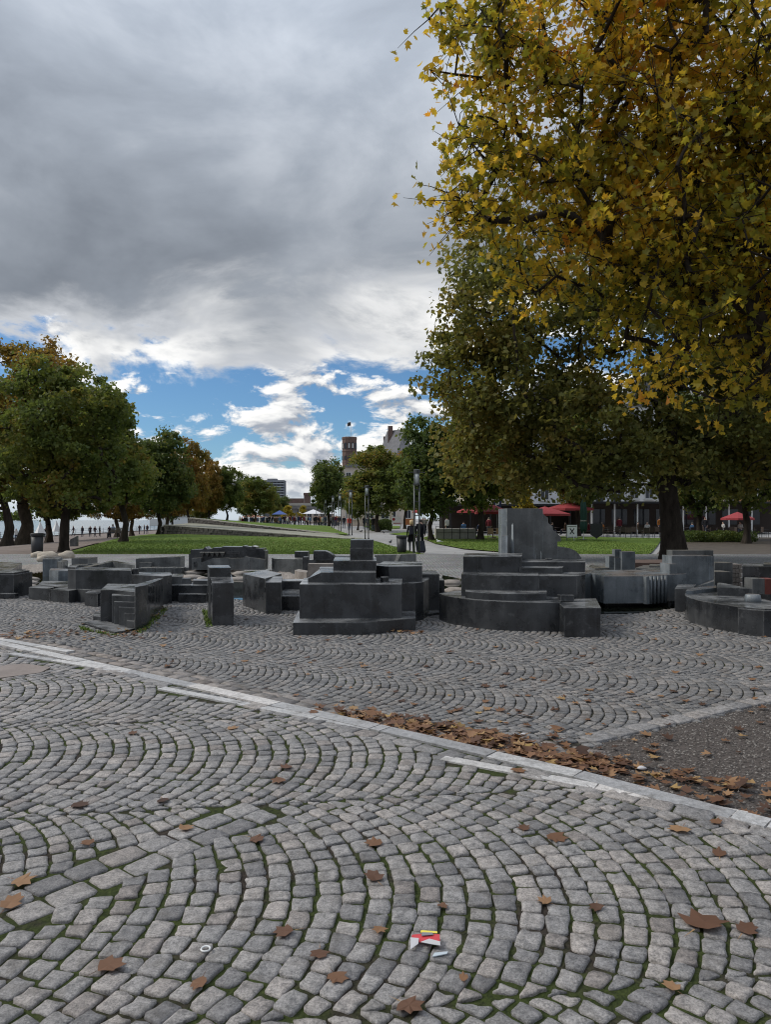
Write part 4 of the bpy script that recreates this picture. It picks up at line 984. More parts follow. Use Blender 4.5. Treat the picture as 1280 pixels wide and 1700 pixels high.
def tree(name, label, base, seed, H, r0, fork, blobs, n_cl, per, leaf, lm, bark=None, kind='card', spread=None, trunk_pts=None, twigs=0, group=None, singles_n=0, limb=1.0, up=0.5):
    bark = bark or M_bark; e = empty(name, base, label, 'tree', group)
    nodes, par, ids, cnt, nt = grow(seed, H, r0, fork, blobs, n_cl, trunk_pts)
    g = np.random.default_rng(seed+100); tot = max(cnt.max(), 1)
    rad = limb*r0*0.86*np.power(np.maximum(cnt, 0.6)/tot, 0.47); rad = np.maximum(rad, 0.006)
    V, F = tubes(nodes[nt-1:], [max(0, p-(nt-1)) for p in par[nt-1:]], rad[nt-1:], 6)
    tp = trunk_pts or [tuple(nodes[0]), tuple(nodes[4]), tuple(nodes[nt-1])]
    TV, TF = trunk_mesh(tp, (r0, r0*0.82), seed)
    link('trunk', npmesh('trunk', TV, TF, bark, True), e, False)
    C = nodes[ids]; spread = spread or 0.055*H
    if twigs:
        tn = [np.zeros(3)]; tpz = [-1]; ends = []
        Vt = []; Ft = []; o = 0
        k = len(C)*twigs; st = np.repeat(C, twigs, 0); en = st+g.normal(0, spread*0.85, (k, 3))+np.array([0, 0, -0.06])
        mid = (st+en)/2+g.normal(0, 0.05, (k, 3))
        d_nodes = np.concatenate([st, mid, en]); pr = np.concatenate([np.arange(k), np.arange(k)])
        for a, b, ra, rb in ((st, mid, 0.010, 0.007), (mid, en, 0.007, 0.0035)):
            nn = np.empty((2*k, 3)); nn[0::2] = a; nn[1::2] = b; dd = b-a; dd /= np.maximum(np.linalg.norm(dd, axis=1, keepdims=True), 1e-6)
            u = np.cross(dd, np.array([0.3, 0.5, 0.81])); u /= np.linalg.norm(u, axis=1, keepdims=True); w = np.cross(dd, u); an = np.arange(3)*2.094
            off = u[:, None]*np.cos(an)[None, :, None]+w[:, None]*np.sin(an)[None, :, None]
            vv = np.concatenate([a[:, None]+off*ra, b[:, None]+off*rb], 1).reshape(-1, 3); ff = (np.array([(i, (i+1) % 3, 3+(i+1) % 3, 3+i) for i in range(3)])[None]+(np.arange(k)*6)[:, None, None]).reshape(-1, 4)
            F = np.concatenate([F, ff+len(V)]); V = np.concatenate([V, vv])
        src = np.concatenate([en, (mid+en)/2, mid]); LP = src[g.integers(0, len(src), n_cl*per)]+g.normal(0, spread*0.20, (n_cl*per, 3))
    else:
        LP = np.repeat(C, per, 0)+np.clip(g.normal(0, 0.85, (n_cl*per, 3)), -1.5, 1.5)*np.array([spread, spread, spread*0.72])*g.uniform(0.35, 1.15, (n_cl, 1)).repeat(per, 0)
    link('branches', npmesh('branches', V, F, bark, True), e, False)
    ctr = np.mean([b[:3] for b in blobs], 0); out = LP-ctr; out /= np.maximum(np.linalg.norm(out, axis=1, keepdims=True), 1e-6)
    LV, LF = leaf_verts(LP, leaf, g, kind, np.array([0, 0, up])+0.5*out)
    crown = None
    if singles_n:
        # the leaves that show largest are pieces of their own
        wp = LP+np.array(base); px = 640+wp[:, 0]/wp[:, 1]*FPX; py = HOR-(wp[:, 2]-CAM_H)/wp[:, 1]*FPX
        ok = (px > 0) & (px < 1280) & (py > 0) & (wp[:, 1] > 2); dist = np.where(ok, np.linalg.norm(wp-np.array([0, 0, CAM_H]), axis=1), 1e9)
        pick = np.argsort(dist)[:singles_n]; rest = np.ones(len(LP), bool); rest[pick] = False
    else: pick = []; rest = np.ones(len(LP), bool)
    K = LV.shape[1]; R_ = LV[rest]
    crown = link('crown', npmesh('crown', R_.reshape(-1, 3), (LF[None]+(np.arange(len(R_))*K)[:, None, None]).reshape(-1, 3), lm), e, False)
    crown['kind'] = 'stuff'
    for i in pick:
        me = mkmesh('leaf', LV[i]-LP[i], LF.tolist(), lm); o = link('leaf', me, crown, False); o.location = tuple(LP[i])
    return e
def at(px, d, dz=0.0): x, y = W(px, d); return (x, y, T0(x, y)+dz)

# near golden tree: trunk stands just outside the right edge, limbs reach in
NB = [(-7.0, 0.3, 9.3, 1.15, 1.0, 0.95), (-7.0, 0.2, 7.15, 1.0, 1.0, 0.95), (-5.2, 0.4, 8.2, 1.6, 1.3, 1.7), (-5.2, 0.2, 6.0, 1.7, 1.2, 1.0), (-3.3, 0.3, 6.7, 1.9, 1.4, 1.9), (-3.0, 0.2, 4.5, 1.7, 1.2, 1.0), (-3.0, 0.3, 9.5, 2.2, 1.6, 2.1), (-0.6, 0, 7.6, 1.8, 1.6, 2.8), (-5.0, 0.8, 10.8, 2.2, 1.6, 1.2), (-4.2, 0.2, 7.2, 2.2, 1.2, 1.6), (-3.2, 0.0, 5.6, 2.0, 1.2, 1.0)]
near = tree('plane_tree', 'golden autumn tree whose branches reach in from the upper right edge', (8.6, 11.8, ZP), 5, 13, 0.34, 3.2, NB, 720, 43, 0.128, LM_near, M_bark, 'maple', 0.42, None, 5, 'plaza trees', 300, 0.8, 0.3)
# big plane tree behind the right block group
BB = [(-5.4, 0, 9.4, 3.9, 3.8, 4.4), (-3.8, -0.3, 5.0, 4.4, 3.4, 2.6), (-8.0, 0, 7.2, 1.8, 2.4, 3.0), (1.0, 0, 11.2, 5.2, 5.0, 4.6), (5.2, 0, 7.0, 4.6, 4.6, 4.2), (3.2, -0.5, 4.3, 4.2, 3.0, 1.8), (-6.6, -0.3, 4.0, 2.6, 2.2, 1.7), (-2.2, -1.5, 3.6, 2.2, 1.6, 1.2), (-1.4, 0.8, 4.6, 2.4, 1.8, 1.8), (1.6, 1.0, 4.0, 2.6, 1.8, 1.5), (-3.4, 1.2, 3.5, 2.4, 1.4, 1.0)]
bigx, bigy = W(1118, 29)
bigt = tree('plane_tree', 'big dark plane tree with a thick patchy trunk behind the upright slab', (bigx, bigy, T0(bigx, bigy)-0.05), 11, 16, 0.40, 3.6, BB, 880, 105, 0.22, LM_plane, M_bark, 'card', 0.58, [(0, 0, 0), (-0.1, 0, 1.6), (-0.25, 0, 3.2), (-0.15, 0, 5.2)], 0, 'plaza trees', 0, 1.0)
# left foreground pair and the riverside trees behind
tree('maple_tree', 'dark green tree with a slightly leaning trunk beside the litter bin, nearest on the left', at(105, 40), 21, 12, 0.25, 2.7, [(0.2, 0, 4.4, 4.1, 3.4, 2.3), (0.9, 0, 6.8, 3.0, 3.2, 2.5), (-2.2, 0, 6.8, 2.7, 3, 2.8), (2.2, 0, 8.5, 1.3, 1.6, 1.6), (-0.6, 0, 9.2, 2.0, 2.2, 1.4)], 240, 140, 0.225, LM_mix, None, 'card', 0.44, [(0, 0, 0), (0.06, 0, 1.5), (0.2, 0, 3.0)], 0, 'left-hand trees')
tree('maple_tree', 'green tree on the lawn with a straight dark trunk, second from the left edge', at(203, 53), 22, 12, 0.23, 2.6, [(-1.0, 0, 5.0, 3.2, 3.2, 2.6), (-1.8, 0, 8.4, 2.6, 3, 2.7), (-0.4, 0, 7.0, 1.7, 2, 2.4)], 300, 90, 0.27, LM_mix, None, 'card', 0.5, None, 0, 'left-hand trees')
pl0 = fam(tree('plane_tree', 'tall riverside plane tree with a very thick pale trunk at the far left', at(38, 66), 23, 18, 0.55, 3.6, [(0.0, 0, 13.6, 5.8, 5, 5.2), (4.6, 0, 8.8, 3.4, 4, 3.8), (-5, 0, 10, 4.5, 5, 6), (1, 0, 6.0, 5.2, 4, 2.6)], 430, 95, 0.36, LM_brown, M_bark2, 'card', 0.72, None, 0, 'left-hand trees'))
for px, d_, s_, lab in ((193, 100, 0.62, 'riverside plane tree with a pale trunk just left of the second trunk'), (219, 106, 0.6, 'riverside plane tree with a pale trunk right of the second trunk'), (278, 98, 0.55, 'riverside plane tree with a pale trunk at the end of the rubble wall')):
    o = dup(pl0, at(px, d_), px*0.1, (s_*0.8, s_*0.8, s_), label=lab)
tree('plane_tree', 'dark-trunked riverside tree cut by the left edge of the picture', at(10, 60), 24, 13, 0.36, 3.0, [(-2, 0, 7.0, 4, 4, 4.0)], 170, 90, 0.33, LM_mix, None, 'card', 0.62, None, 0, 'left-hand trees')
tree('small_tree', 'small dark tree with a forked trunk between the two left trunks', at(80, 78), 25, 7, 0.32, 1.9, [(0.5, 0, 4.2, 2.6, 2.6, 1.6), (2.2, 0, 3.6, 1.8, 2, 1.1)], 130, 90, 0.30, LM_green, None, 'card', 0.42, None, 0, 'left-hand trees')
# prototypes for the rows further back, each copied with its parts
GP = [('dense dark green', LM_green, 31), ('brown-turning', LM_brown, 32), ('olive green', LM_mix, 33)]
protos = {}
def far_tree(key, label, px, d, Hpx, wide, group, rz=0.0, trunk=None):
    """Hpx: photo row of the crown top; wide: crown width in photo pixels"""
    x, y = W(px, d); z = T2(x, y) if (-24 < x < -5 and d > 92) else T0(x, y); H = zt(Hpx, d)-z; w = wide/FPX*d
    if key not in protos:
        nm, lm, sd_ = GP[key]
        e = tree('park_tree', label, (x, y, z), sd_, 10, 0.20, 2.1, [(0, 0, 4.4, 3.2, 3.1, 2.4), (0.4, 0, 7.4, 2.2, 2.3, 2.2), (-1.4, 0.3, 6.0, 2.1, 2.2, 2.4), (1.6, 0.4, 4.6, 2.0, 2.2, 1.9)], 290, 90, 0.28, lm, None, 'card', 0.46, None, 0, group)
        fam(e); protos[key] = e; o = e
    else: o = dup(protos[key], label=label, group=group); o.location = (x, y, z)
    o.scale = (w/7.0, w/7.0, H/9.8); o.rotation_euler = (0, 0, rz); o['label'] = label
    return o
GL = 'row of trees along the river lawn'
far_tree(0, 'dense dark green tree, nearest in the receding riverside row', 262, 76, 708, 120, GL)
far_tree(1, 'brown-turning tall tree behind the dense dark green one', 312, 92, 724, 78, GL, 1.0)
far_tree(1, 'smaller brown tree with thin foliage left of the sparse forked tree', 347, 104, 748, 55, GL, 2.4)
far_tree(2, 'sparse forked tree standing on the mound crest', 376, 106, 770, 62, GL, 0.5)
far_tree(2, 'rounded olive tree below the distant tower block', 424, 128, 788, 72, GL, 3.3)
far_tree(0, 'dark tree top rising behind the rounded olive tree', 408, 150, 783, 46, GL, 4.0)
far_tree(2, 'small pale green tree at the left foot of the mound crest', 335, 118, 800, 56, GL, 5.0)
far_tree(0, 'dark riverside tree far back behind the brown tree', 286, 130, 770, 70, GL, 2.0)
far_tree(2, 'thin olive tree at the right end of the riverside row', 455, 165, 815, 30, GL, 1.5)
far_tree(0, 'dark green tree left of the viaduct, far in the distance', 466, 260, 822, 40, GL, 0.8)
GM = 'trees along the paved path'
far_tree(0, 'dark green tree left of the round brick tower', 546, 108, 757, 78, GM, 1.8)
far_tree(2, 'broad olive tree in front of the round brick tower', 627, 84, 735, 118, GM, 2.7)
far_tree(2, 'slender yellowing tree with twin stems beside the pale building', 594, 92, 778, 48, GM, 0.2)
far_tree(0, 'dark tree leaning right of the double lamp post', 716, 56, 686, 140, GM, 3.9)
far_tree(2, 'broad dark tree with a black trunk left of the jagged wall', 797, 57, 640, 165, GM, 5.1)
far_tree(1, 'brownish tree behind the gabled roof', 672, 100, 742, 70, GM, 4.4)
far_tree(0, 'dark tree with a black trunk behind the big plane tree', 1165, 56, 640, 150, GM, 2.2)
far_tree(2, 'dark tree at the right edge before the terrace', 1240, 50, 600, 190, GM, 0.9)
far_tree(0, 'dark tree crown filling the right edge behind the terrace', 1330, 58, 560, 210, GM, 1.2)
far_tree(2, 'olive tree in the gap right of the broad dark tree', 960, 68, 660, 120, GM, 1.2)
yp = None
for px, d, top, w, lab in ((478, 175, 838, 27, 'left of two small yellow conical trees near the viaduct'), (503, 175, 838, 22, 'right of two small yellow conical trees near the viaduct'), (872, 66, 806, 42, 'bright yellow small tree behind the red parasols')):
    x, y = W(px, d); z = T0(x, y); H = zt(top, d)-z
    if yp is None:
        yp = fam(tree('yellow_tree', lab, (x, y, z), 61, 5, 0.08, 0.9, [(0, 0, 2.2, 1.5, 1.5, 1.5), (0, 0, 3.8, 0.9, 0.9, 1.2)], 90, 60, 0.26, LM_yel, None, 'card', 0.3, None, 0, 'small yellow trees')); o = yp
    else: o = dup(yp, label=lab); o.location = (x, y, z)
    o.scale = (w/FPX*d/3.4, w/FPX*d/3.4, H/5.0)
# clipped hedge masses
def bush(label, px, d, w, h, seed, lm, n=60, dep=1.2):
    x, y = W(px, d); e = empty('bush', (x, y, T0(x, y)), label, 'bush', 'bushes')
    g = np.random.default_rng(seed); P = g.uniform(-1, 1, (n*60, 3))*np.array([w/2, dep, h/2])+np.array([0, 0, h/2]); P[:, 2] += 0.12*np.sin(P[:, 0]*3)
    LV, LF = leaf_verts(P, 0.16, g, 'card', np.array([0, 0, 0.4])); c = link('foliage', npmesh('foliage', LV.reshape(-1, 3), (LF[None]+(np.arange(len(P))*4)[:, None, None]).reshape(-1, 3), lm), e, False); c['kind'] = 'stuff'
    MB().tube((0, 0, 0), (0, 0, h*0.7), 0.05, 0.02, 6).obj('stem', M_bark, e, False, False)
bush('dark rounded bush before the pale building', 632, 88, 2.6, 1.3, 3, LM_green)
bush('low dark hedge below the terrace right of the big trunk', 1190, 53, 5.0, 0.7, 5, LM_green, 90)
# ------------------------------------------------------------------ buildings
M_brick = mottled('dark_red_brick', (0.10, 0.065, 0.055), (0.19, 0.125, 0.105), 1.5, 0.9)
M_glassd = mat('window_glass', None, col=(0.03, 0.035, 0.045), rough=0.08, spec=0.6)
M_wframe = plain('white_window_frame', (0.62, 0.62, 0.60), 0.6)
M_slate = mottled('slate_roof', (0.10, 0.10, 0.11), (0.19, 0.19, 0.20), 0.8, 0.8)
M_grey_r = mottled('grey_render', (0.22, 0.22, 0.235), (0.34, 0.34, 0.36), 0.5, 0.9)
M_steel = plain('grey_metal', (0.11, 0.115, 0.12), 0.45, 0.6)
M_dark = plain('dark_metal', (0.028, 0.029, 0.032), 0.5, 0.2)
M_white = plain('white_paint', (0.72, 0.72, 0.71), 0.55)
def wall_mat(name, c): return mottled(name, tuple(k*0.82 for k in c), tuple(min(0.85, k*1.08) for k in c), 0.6, 0.9, 5, 0.1)
# round brick tower with flag
x, y = W(580, 260); zb = T0(x, y)
e = empty('brick_tower', (x, y, zb), 'round dark brick tower with arched windows and a flag on its roof', 'tower')
r = 2.55; top = zt(726, 260)-zb
m = MB(); m.lathe((x, y, zb-1), [(r*0.93, 0), (r*0.93, top-9.3), (r, top-9.0), (r, top+0.0), (r*1.04, top+0.2), (r*1.04, top+1.0)], 12); m.obj('shaft', M_brick, e)
for h in (top-9.1, top-5.2, top-0.6):
    MB().lathe((x, y, zb+h), [(r*1.02, 0), (r*1.06, 0.15), (r*1.02, 0.3)], 12).obj('cornice', M_brick, e)
for row, (h, hh) in enumerate(((top-4.2, 2.1), (top-8.0, 1.3), (top-12.4, 1.5))):
    for k in range(7):
        a = -math.pi/2+(k-3)*math.pi/6; cx, cy = x+math.cos(a)*r*0.985, y+math.sin(a)*r*0.985
        MB().box((cx, cy, zb+h+hh/2), (0.8, 0.2, hh), a+math.pi/2).obj('window', M_glassd, e)
        if row == 0 and k in (1, 3, 4): MB().box((cx+math.cos(a)*0.08, cy+math.sin(a)*0.08, zb+h+hh/2), (0.5, 0.1, hh*0.75), a+math.pi/2).obj('pane', M_wframe, e)
MB().tube((x+0.5, y, zb+top+0.5), (x+0.5, y, zb+top+5.6), 0.07, 0.05, 6).obj('flagpole', M_white, e)
fm = MB(); n = 6
V = [(x+0.45-1.2*i/n, y+0.12*math.sin(i*1.3), zb+top+5.4-0.05*i-j*1.3) for j in range(2) for i in range(n+1)]
V += [(a, b+0.03, c) for a, b, c in V]; k = 2*(n+1)
F = [(i, i+1, n+2+i, n+1+i) for i in range(n)]+[(k+i, k+n+1+i, k+n+2+i, k+i+1) for i in range(n)]
fm.add(V, F).obj('flag', plain('dark_flag', (0.05, 0.045, 0.045), 0.8), e)
# gabled hall
x, y = W(672, 235); zb = T0(x, y); rz = zt(713, 235)
e = empty('gabled_hall', (x, y, zb), 'tall grey gabled building with a steep roof and chimneys behind the trees', 'building')
hw = 4.6; ez = zt(770, 235); L = 22
def gable(e, x, y, zb, hw, ez, rz, dirx, diry, L, mw, mr):
    # gable end faces the camera-right, ridge runs away to the left
    d = Vector((dirx, diry)).normalized(); n = Vector((-d.y, d.x)); P = []
    for s in (0, L):
        for o, z in ((-hw, zb), (hw, zb), (hw, ez), (0, rz), (-hw, ez)): P.append((x+n.x*o+d.x*s, y+n.y*o+d.y*s, z))
    MB().add(P, [(0, 1, 2, 3, 4), (9, 8, 7, 6, 5), (0, 5, 6, 1), (1, 6, 7, 2), (4, 9, 5, 0)]).obj('wall', mw, e)
    u = Vector((0, 0, 0.25)); m = MB()
    for o in (hw, -hw):
        a, b, c, f = [Vector((x+n.x*q+d.x*s, y+n.y*q+d.y*s, z)) for q, z, s in ((o*1.04, ez-0.3, -0.3), (0, rz, -0.3), (0, rz, L), (o*1.04, ez-0.3, L))]
        m.add([a, b, c, f, a+u, b+u, c+u, f+u], [(4, 5, 6, 7), (3, 2, 1, 0), (0, 1, 5, 4), (2, 3, 7, 6), (0, 4, 7, 3)])
    return m.obj('roof', mr, e)
rf = gable(e, x, y, zb, hw, ez, rz, -0.62, 0.78, 9, M_grey_r, M_slate)
MB().box((W(648, 240)[0], 240, zt(722, 240)), (1.6, 2.6, 5.5)).obj('chimney', M_brick, rf); MB().box((W(640, 243)[0], 243, zt(735, 243)), (1.4, 1.4, 4)).obj('chimney', M_brick, rf)
MB().box((x+0.3, y-0.3, zt(728, 235)), (0.7, 0.3, 1.1)).obj('window', M_glassd, e)
def house(label, x0, x1, d, top, col, storeys, bays, depth=9, roofz=None, name='town_house', ground=True, wh=1.5, ww=0.95):
    X0, X1 = W(x0, d)[0], W(x1, d)[0]; zb = T0((X0+X1)/2, d); e = empty(name, ((X0+X1)/2, d, zb), label, 'building', 'houses behind the park'); zt_ = top+zb
    mw = wall_mat('render_%d_%d_%d' % tuple(int(c*100) for c in col), col)
    MB().box(((X0+X1)/2, d+depth/2, (zb+zt_)/2-0.2), (X1-X0, depth, zt_-zb+0.4)).obj('wall', mw, e)
    if roofz:
        cx = (X0+X1)/2; m = MB(); P = [(X0-0.2, d-0.3, zt_), (X1+0.2, d-0.3, zt_), (X1+0.2, d+depth, zt_), (X0-0.2, d+depth, zt_), (cx, d-0.3, zt_+roofz), (cx, d+depth, zt_+roofz)]
        m.add(P, [(0, 1, 4), (2, 3, 5), (1, 2, 5, 4), (3, 0, 4, 5), (3, 2, 1, 0)]).obj('roof', M_slate, e)
    else: MB().box(((X0+X1)/2, d+depth/2-0.1, zt_+0.15), (X1-X0+0.3, depth+0.2, 0.3)).obj('roof', M_slate, e)
    sh = (zt_-zb)/storeys; bw = (X1-X0)/bays
    for s in range(storeys):
        for b in range(bays):
            cx = X0+bw*(b+0.5); cz = zb+sh*(s+0.52)
            w = MB().box((cx, d-0.03, cz), (ww+0.2, 0.10, wh+0.2)).obj('window', M_wframe, e); MB().box((cx-ww*0.26, d-0.075, cz), (ww*0.44, 0.04, wh)).obj('pane', M_glassd, w); MB().box((cx+ww*0.26, d-0.075, cz), (ww*0.44, 0.04, wh)).obj('pane', M_glassd, w)
            MB().box((cx, d-0.1, cz-wh/2-0.16), (ww+0.4, 0.24, 0.1)).obj('sill', M_wframe, w)
    return e
for lab, x0, x1, d, top, col, st, bays, rf in (
    ('cream narrow town house behind the broad dark tree', 770, 858, 92, 13.5, (0.62, 0.56, 0.45), 4, 3, 4.0),
    ('white town house behind the big plane tree, left of its trunk', 859, 950, 93, 15.0, (0.70, 0.71, 0.74), 5, 3, 4.5),
    ('pale grey town house next to the white one', 951, 1040, 92, 14.0, (0.60, 0.62, 0.66), 5, 3, 4.0),
    ('white gabled town house right behind the big trunk', 1041, 1140, 93, 15.5, (0.74, 0.74, 0.73), 5, 4, 5.0),
    ('pinkish town house right of the big trunk', 1141, 1225, 92, 14.5, (0.62, 0.48, 0.42), 5, 3, 4.0),
    ('orange town house at the right edge', 1226, 1330, 93, 16.0, (0.62, 0.34, 0.16), 5, 4, 4.0)):
    house(lab, x0, x1, d, top, col, st, bays, roofz=rf)
house('low pale stone-clad building behind the broad olive tree', 576, 652, 122, 3.2, (0.56, 0.47, 0.39), 1, 3, 8, None, 'low_building', True, 0.8, 1.2)
house('pale rendered house behind the low stone-clad building', 566, 690, 150, 11.5, (0.60, 0.53, 0.46), 3, 5, 10, 3.0)
house('pavilion with a pale tiled roof near the crowd', 508, 552, 165, 2.6, (0.5, 0.42, 0.36), 1, 4, 6, 1.6, 'pavilion')
# distant tower block
x0, x1, d = W(436, 700)[0], W(471, 700)[0], 700; zb = 0.0; top = zt(797, d)
e = empty('tower_block', ((x0+x1)/2, d, zb), 'distant grey high-rise block with banded balconies above the riverside trees', 'building')
MB().box(((x0+x1)/2, d+8, top/2), (x1-x0, 16, top)).obj('wall', wall_mat('tower_wall', (0.14, 0.15, 0.17)), e)
for k in range(11):
    z = top-1.0-k*2.5; b = MB().box(((x0+x1)/2, d-0.6, z), (x1-x0+0.4, 1.2, 0.9)).obj('balcony', wall_mat('balcony_grey', (0.44, 0.46, 0.50)), e)
    for q in range(6): MB().box((x0+(q+0.5)*(x1-x0)/6, d-0.05, z-1.25), (1.6, 0.3, 1.3)).obj('window', M_glassd, b)
MB().box(((x0+x1)/2-2, d+8, top+0.8), (9, 8, 1.6)).obj('roof_plant', M_grey_r, e)
# red-brown stub tower and viaduct
x, y = W(510, 350); e = empty('stub_tower', (x, y, 0), 'distant squat red-brown brick tower beside the viaduct', 'tower')
zt0 = zt(819, 350); MB().box((x, y, zt0/2), (2.9, 2.9, zt0)).obj('shaft', M_brick, e); MB().box((x, y, zt0-0.4), (3.3, 3.3, 1.2)).obj('parapet', M_brick, e)
e = empty('viaduct', (W(490, 300)[0], 300, 0), 'distant concrete road viaduct crossing behind the crowd', 'bridge')
zd = zt(843, 300); xa, xb = W(440, 300)[0], W(535, 300)[0]; M_conc = mottled('viaduct_concrete', (0.15, 0.15, 0.15), (0.27, 0.265, 0.26), 0.5, 0.9)
MB().box(((xa+xb)/2, 304, zd+0.3), (xb-xa, 9, 1.3)).obj('deck', M_conc, e); MB().box(((xa+xb)/2, 299.4, zd+1.4), (xb-xa, 0.3, 1.0)).obj('parapet', M_cope, e)
for px in (462, 490, 515): MB().box((W(px, 303)[0], 303, zd/2-0.4), (2.6, 5, zd), 0).obj('pier', M_conc, e)
MB().box((W(490, 330)[0], 330, zt(836, 330)), (8, 6, 4.5)).obj('block', M_brick, e)
# wooded far river bank
g = np.random.default_rng(3); fbk = empty('far_bank_wood', (-430, 400, -2)); fbk['kind'] = 'stuff'; tag(fbk, 'dark line of trees on the far river bank', 'wood')
N = 9000; yy = g.uniform(150, 900, N); P = np.stack([np.full(N, -425)-g.uniform(0, 20, N), yy, -2+g.random(N)*(9+4*np.sin(yy*0.05)+3*np.sin(yy*0.17))], 1)
LV, LF = leaf_verts(P, 4.0, g, 'card', np.array([0.5, 0, 0.3])); o = link('foliage', npmesh('foliage', LV.reshape(-1, 3), (LF[None]+(np.arange(N)*4)[:, None, None]).reshape(-1, 3), LM_green), fbk); o['kind'] = 'stuff'

# ------------------------------------------------------------------ street furniture
M_lglass = mat('lantern_glass', None, col=(0.55, 0.58, 0.60), rough=0.15, spec=0.6)
def lamp_proto():
    e = empty('lamp_post', (0, 0, 0), 'x', 'lamp post', 'double-pole lamps along the path')
    for s in (-0.13, 0.13):
        p = MB().tube((s, 0, 0), (s, 0, 3.45), 0.042, 0.036, 10).obj('pole', M_steel, e, True, False); MB().tube((s, 0, 0), (s, 0, 0.10), 0.07, 0.06, 10).obj('foot', M_dark, p, False, False)
    for z in (0.95, 1.9, 2.6, 3.2): MB().box((0, 0, z), (0.24, 0.03, 0.045)).obj('rung', M_steel, e, False, False)
    l = MB().lathe((0, 0, 3.45), [(0.05, -0.05), (0.19, 0.0), (0.19, 0.04), (0.14, 0.05)], 16).obj('lantern', M_steel, e, False, False)
    MB().lathe((0, 0, 3.5), [(0.135, 0), (0.135, 0.52)], 16).obj('glass', M_lglass, l, True, False); MB().lathe((0, 0, 4.02), [(0.17, 0), (0.17, 0.16), (0.12, 0.18)], 16).obj('cap', M_steel, l, False, False)
    for k in range(4):
        a = k*math.pi/2+0.6; MB().tube((0.15*math.cos(a), 0.15*math.sin(a), 3.49), (0.15*math.cos(a), 0.15*math.sin(a), 4.03), 0.012, 0.012, 6).obj('rod', M_steel, l, False, False)
    for s in (-1, 1): MB().box((s*0.27, 0, 4.06), (0.30, 0.09, 0.04)).obj('arm', M_steel, e, False, False)
    return e
lp_ = fam(lamp_proto())
lampspots = [(692, 37.0), (609, 58), (582, 68.6), (564, 81), (552.6, 91), (540, 106), (532, 122), (526, 138)]
ords = ['nearest double-pole lamp post, beside the walking couple', 'second double-pole lamp post along the path edge', 'third double-pole lamp post along the path edge', 'fourth double-pole lamp post along the path edge', 'fifth double-pole lamp post along the path edge', 'sixth double-pole lamp post along the path edge', 'seventh double-pole lamp post, among the crowd', 'farthest double-pole lamp post, beyond the crowd']
for i, (px, d) in enumerate(lampspots):
    o = lp_ if i == 0 else dup(lp_); o.location = at(px, d); o.rotation_euler = (0, 0, 0.15); o['label'] = ords[i]
def bin_proto():
    e = empty('litter_bin', (0, 0, 0), 'x', 'bin', 'litter bins')
    MB().lathe((0, 0, 0), [(0.20, 0.02), (0.215, 0.1), (0.235, 0.72)], 18).obj('body', M_dark, e, True, False)
    MB().lathe((0, 0, 0.72), [(0.262, 0), (0.262, 0.07), (0.22, 0.10)], 18).obj('rim', M_dark, e, False, False); MB().tube((0, 0, 0), (0, 0, 0.04), 0.13, 0.13, 10).obj('foot', M_dark, e, False, False)
    return e
bp = fam(bin_proto()); bp.location = (*gp(667, 918.5), T0(*gp(667, 918.5))+0.01); bp.scale = (1.1,)*3; bp['label'] = 'black litter bin on the grass left of the walking couple'
b2 = dup(bp, (*gp(61, 919), T0(*gp(61, 919))), scale=1.25, label='black litter bin at the left, beside the pale boulders')
# slanted stone sign left
x, y = gp(122, 907); e = empty('stone_marker', (x, y, T0(x, y)), 'weathered upright stone slab with a slanted top beside the second tree', 'stone')
pobj('slab', [(x-0.22, y-0.08), (x+0.22, y), (x+0.22, y+0.16), (x-0.22, y+0.08)], T0(x, y)-0.1, 0.5, M_bas3, e, 0.02, [T0(x, y)+0.42, T0(x, y)+0.66, T0(x, y)+0.66, T0(x, y)+0.42])
# railing along the river
for k in range(14):
    y0 = 78+k*9; e = empty('railing', (-51.5, y0, -1.45), ['nearest', 'second', 'third', 'fourth', 'fifth', 'sixth', 'seventh', 'eighth', 'ninth', 'tenth', 'eleventh', 'twelfth', 'thirteenth', 'farthest'][k]+' steel railing section on the quay by the river', 'railing', 'railing along the quay')
    for j in range(4): MB().tube((-51.5, y0+j*3, -1.5), (-51.5, y0+j*3, -0.42), 0.03, 0.03, 6).obj('post', M_steel, e)
    for z in (-0.45, -0.75, -1.05): MB().tube((-51.5, y0, z), (-51.5, y0+9, z), 0.018, 0.018, 5).obj('rail', M_steel, e)
# passenger boat and its white tents
e = empty('boat', (-60, 92, -2.6), 'white and turquoise passenger boat moored at the far left', 'boat')
M_turq = plain('turquoise_paint', (0.10, 0.38, 0.38), 0.5)
hull = [(-2.6, -19), (2.6, -19), (2.9, 0), (2.6, 17), (0, 23), (-2.6, 17), (-2.9, 0)]
pobj('hull', [(-60+a, 92+b) for a, b in hull], -2.7, -1.2, M_white, e, 0.05); pobj('cabin', [(-60+a*0.8, 92+b*0.8-1) for a, b in hull], -1.2, 0.75, M_white, e, 0.03)
for k in range(12): MB().box((-57.75+(0.1 if 3 < k < 8 else -0.1), 92-14+k*2.3, -0.2), (0.08, 1.6, 0.8)).obj('window', M_glassd, e)
pobj('roof', [(-60+a*0.86, 92+b*0.8-1) for a, b in hull], 0.75, 1.05, M_turq, e, 0.03); MB().box((-60, 90, 1.7), (3.6, 14, 1.3)).obj('upper_deck', M_turq, e)
e0 = None
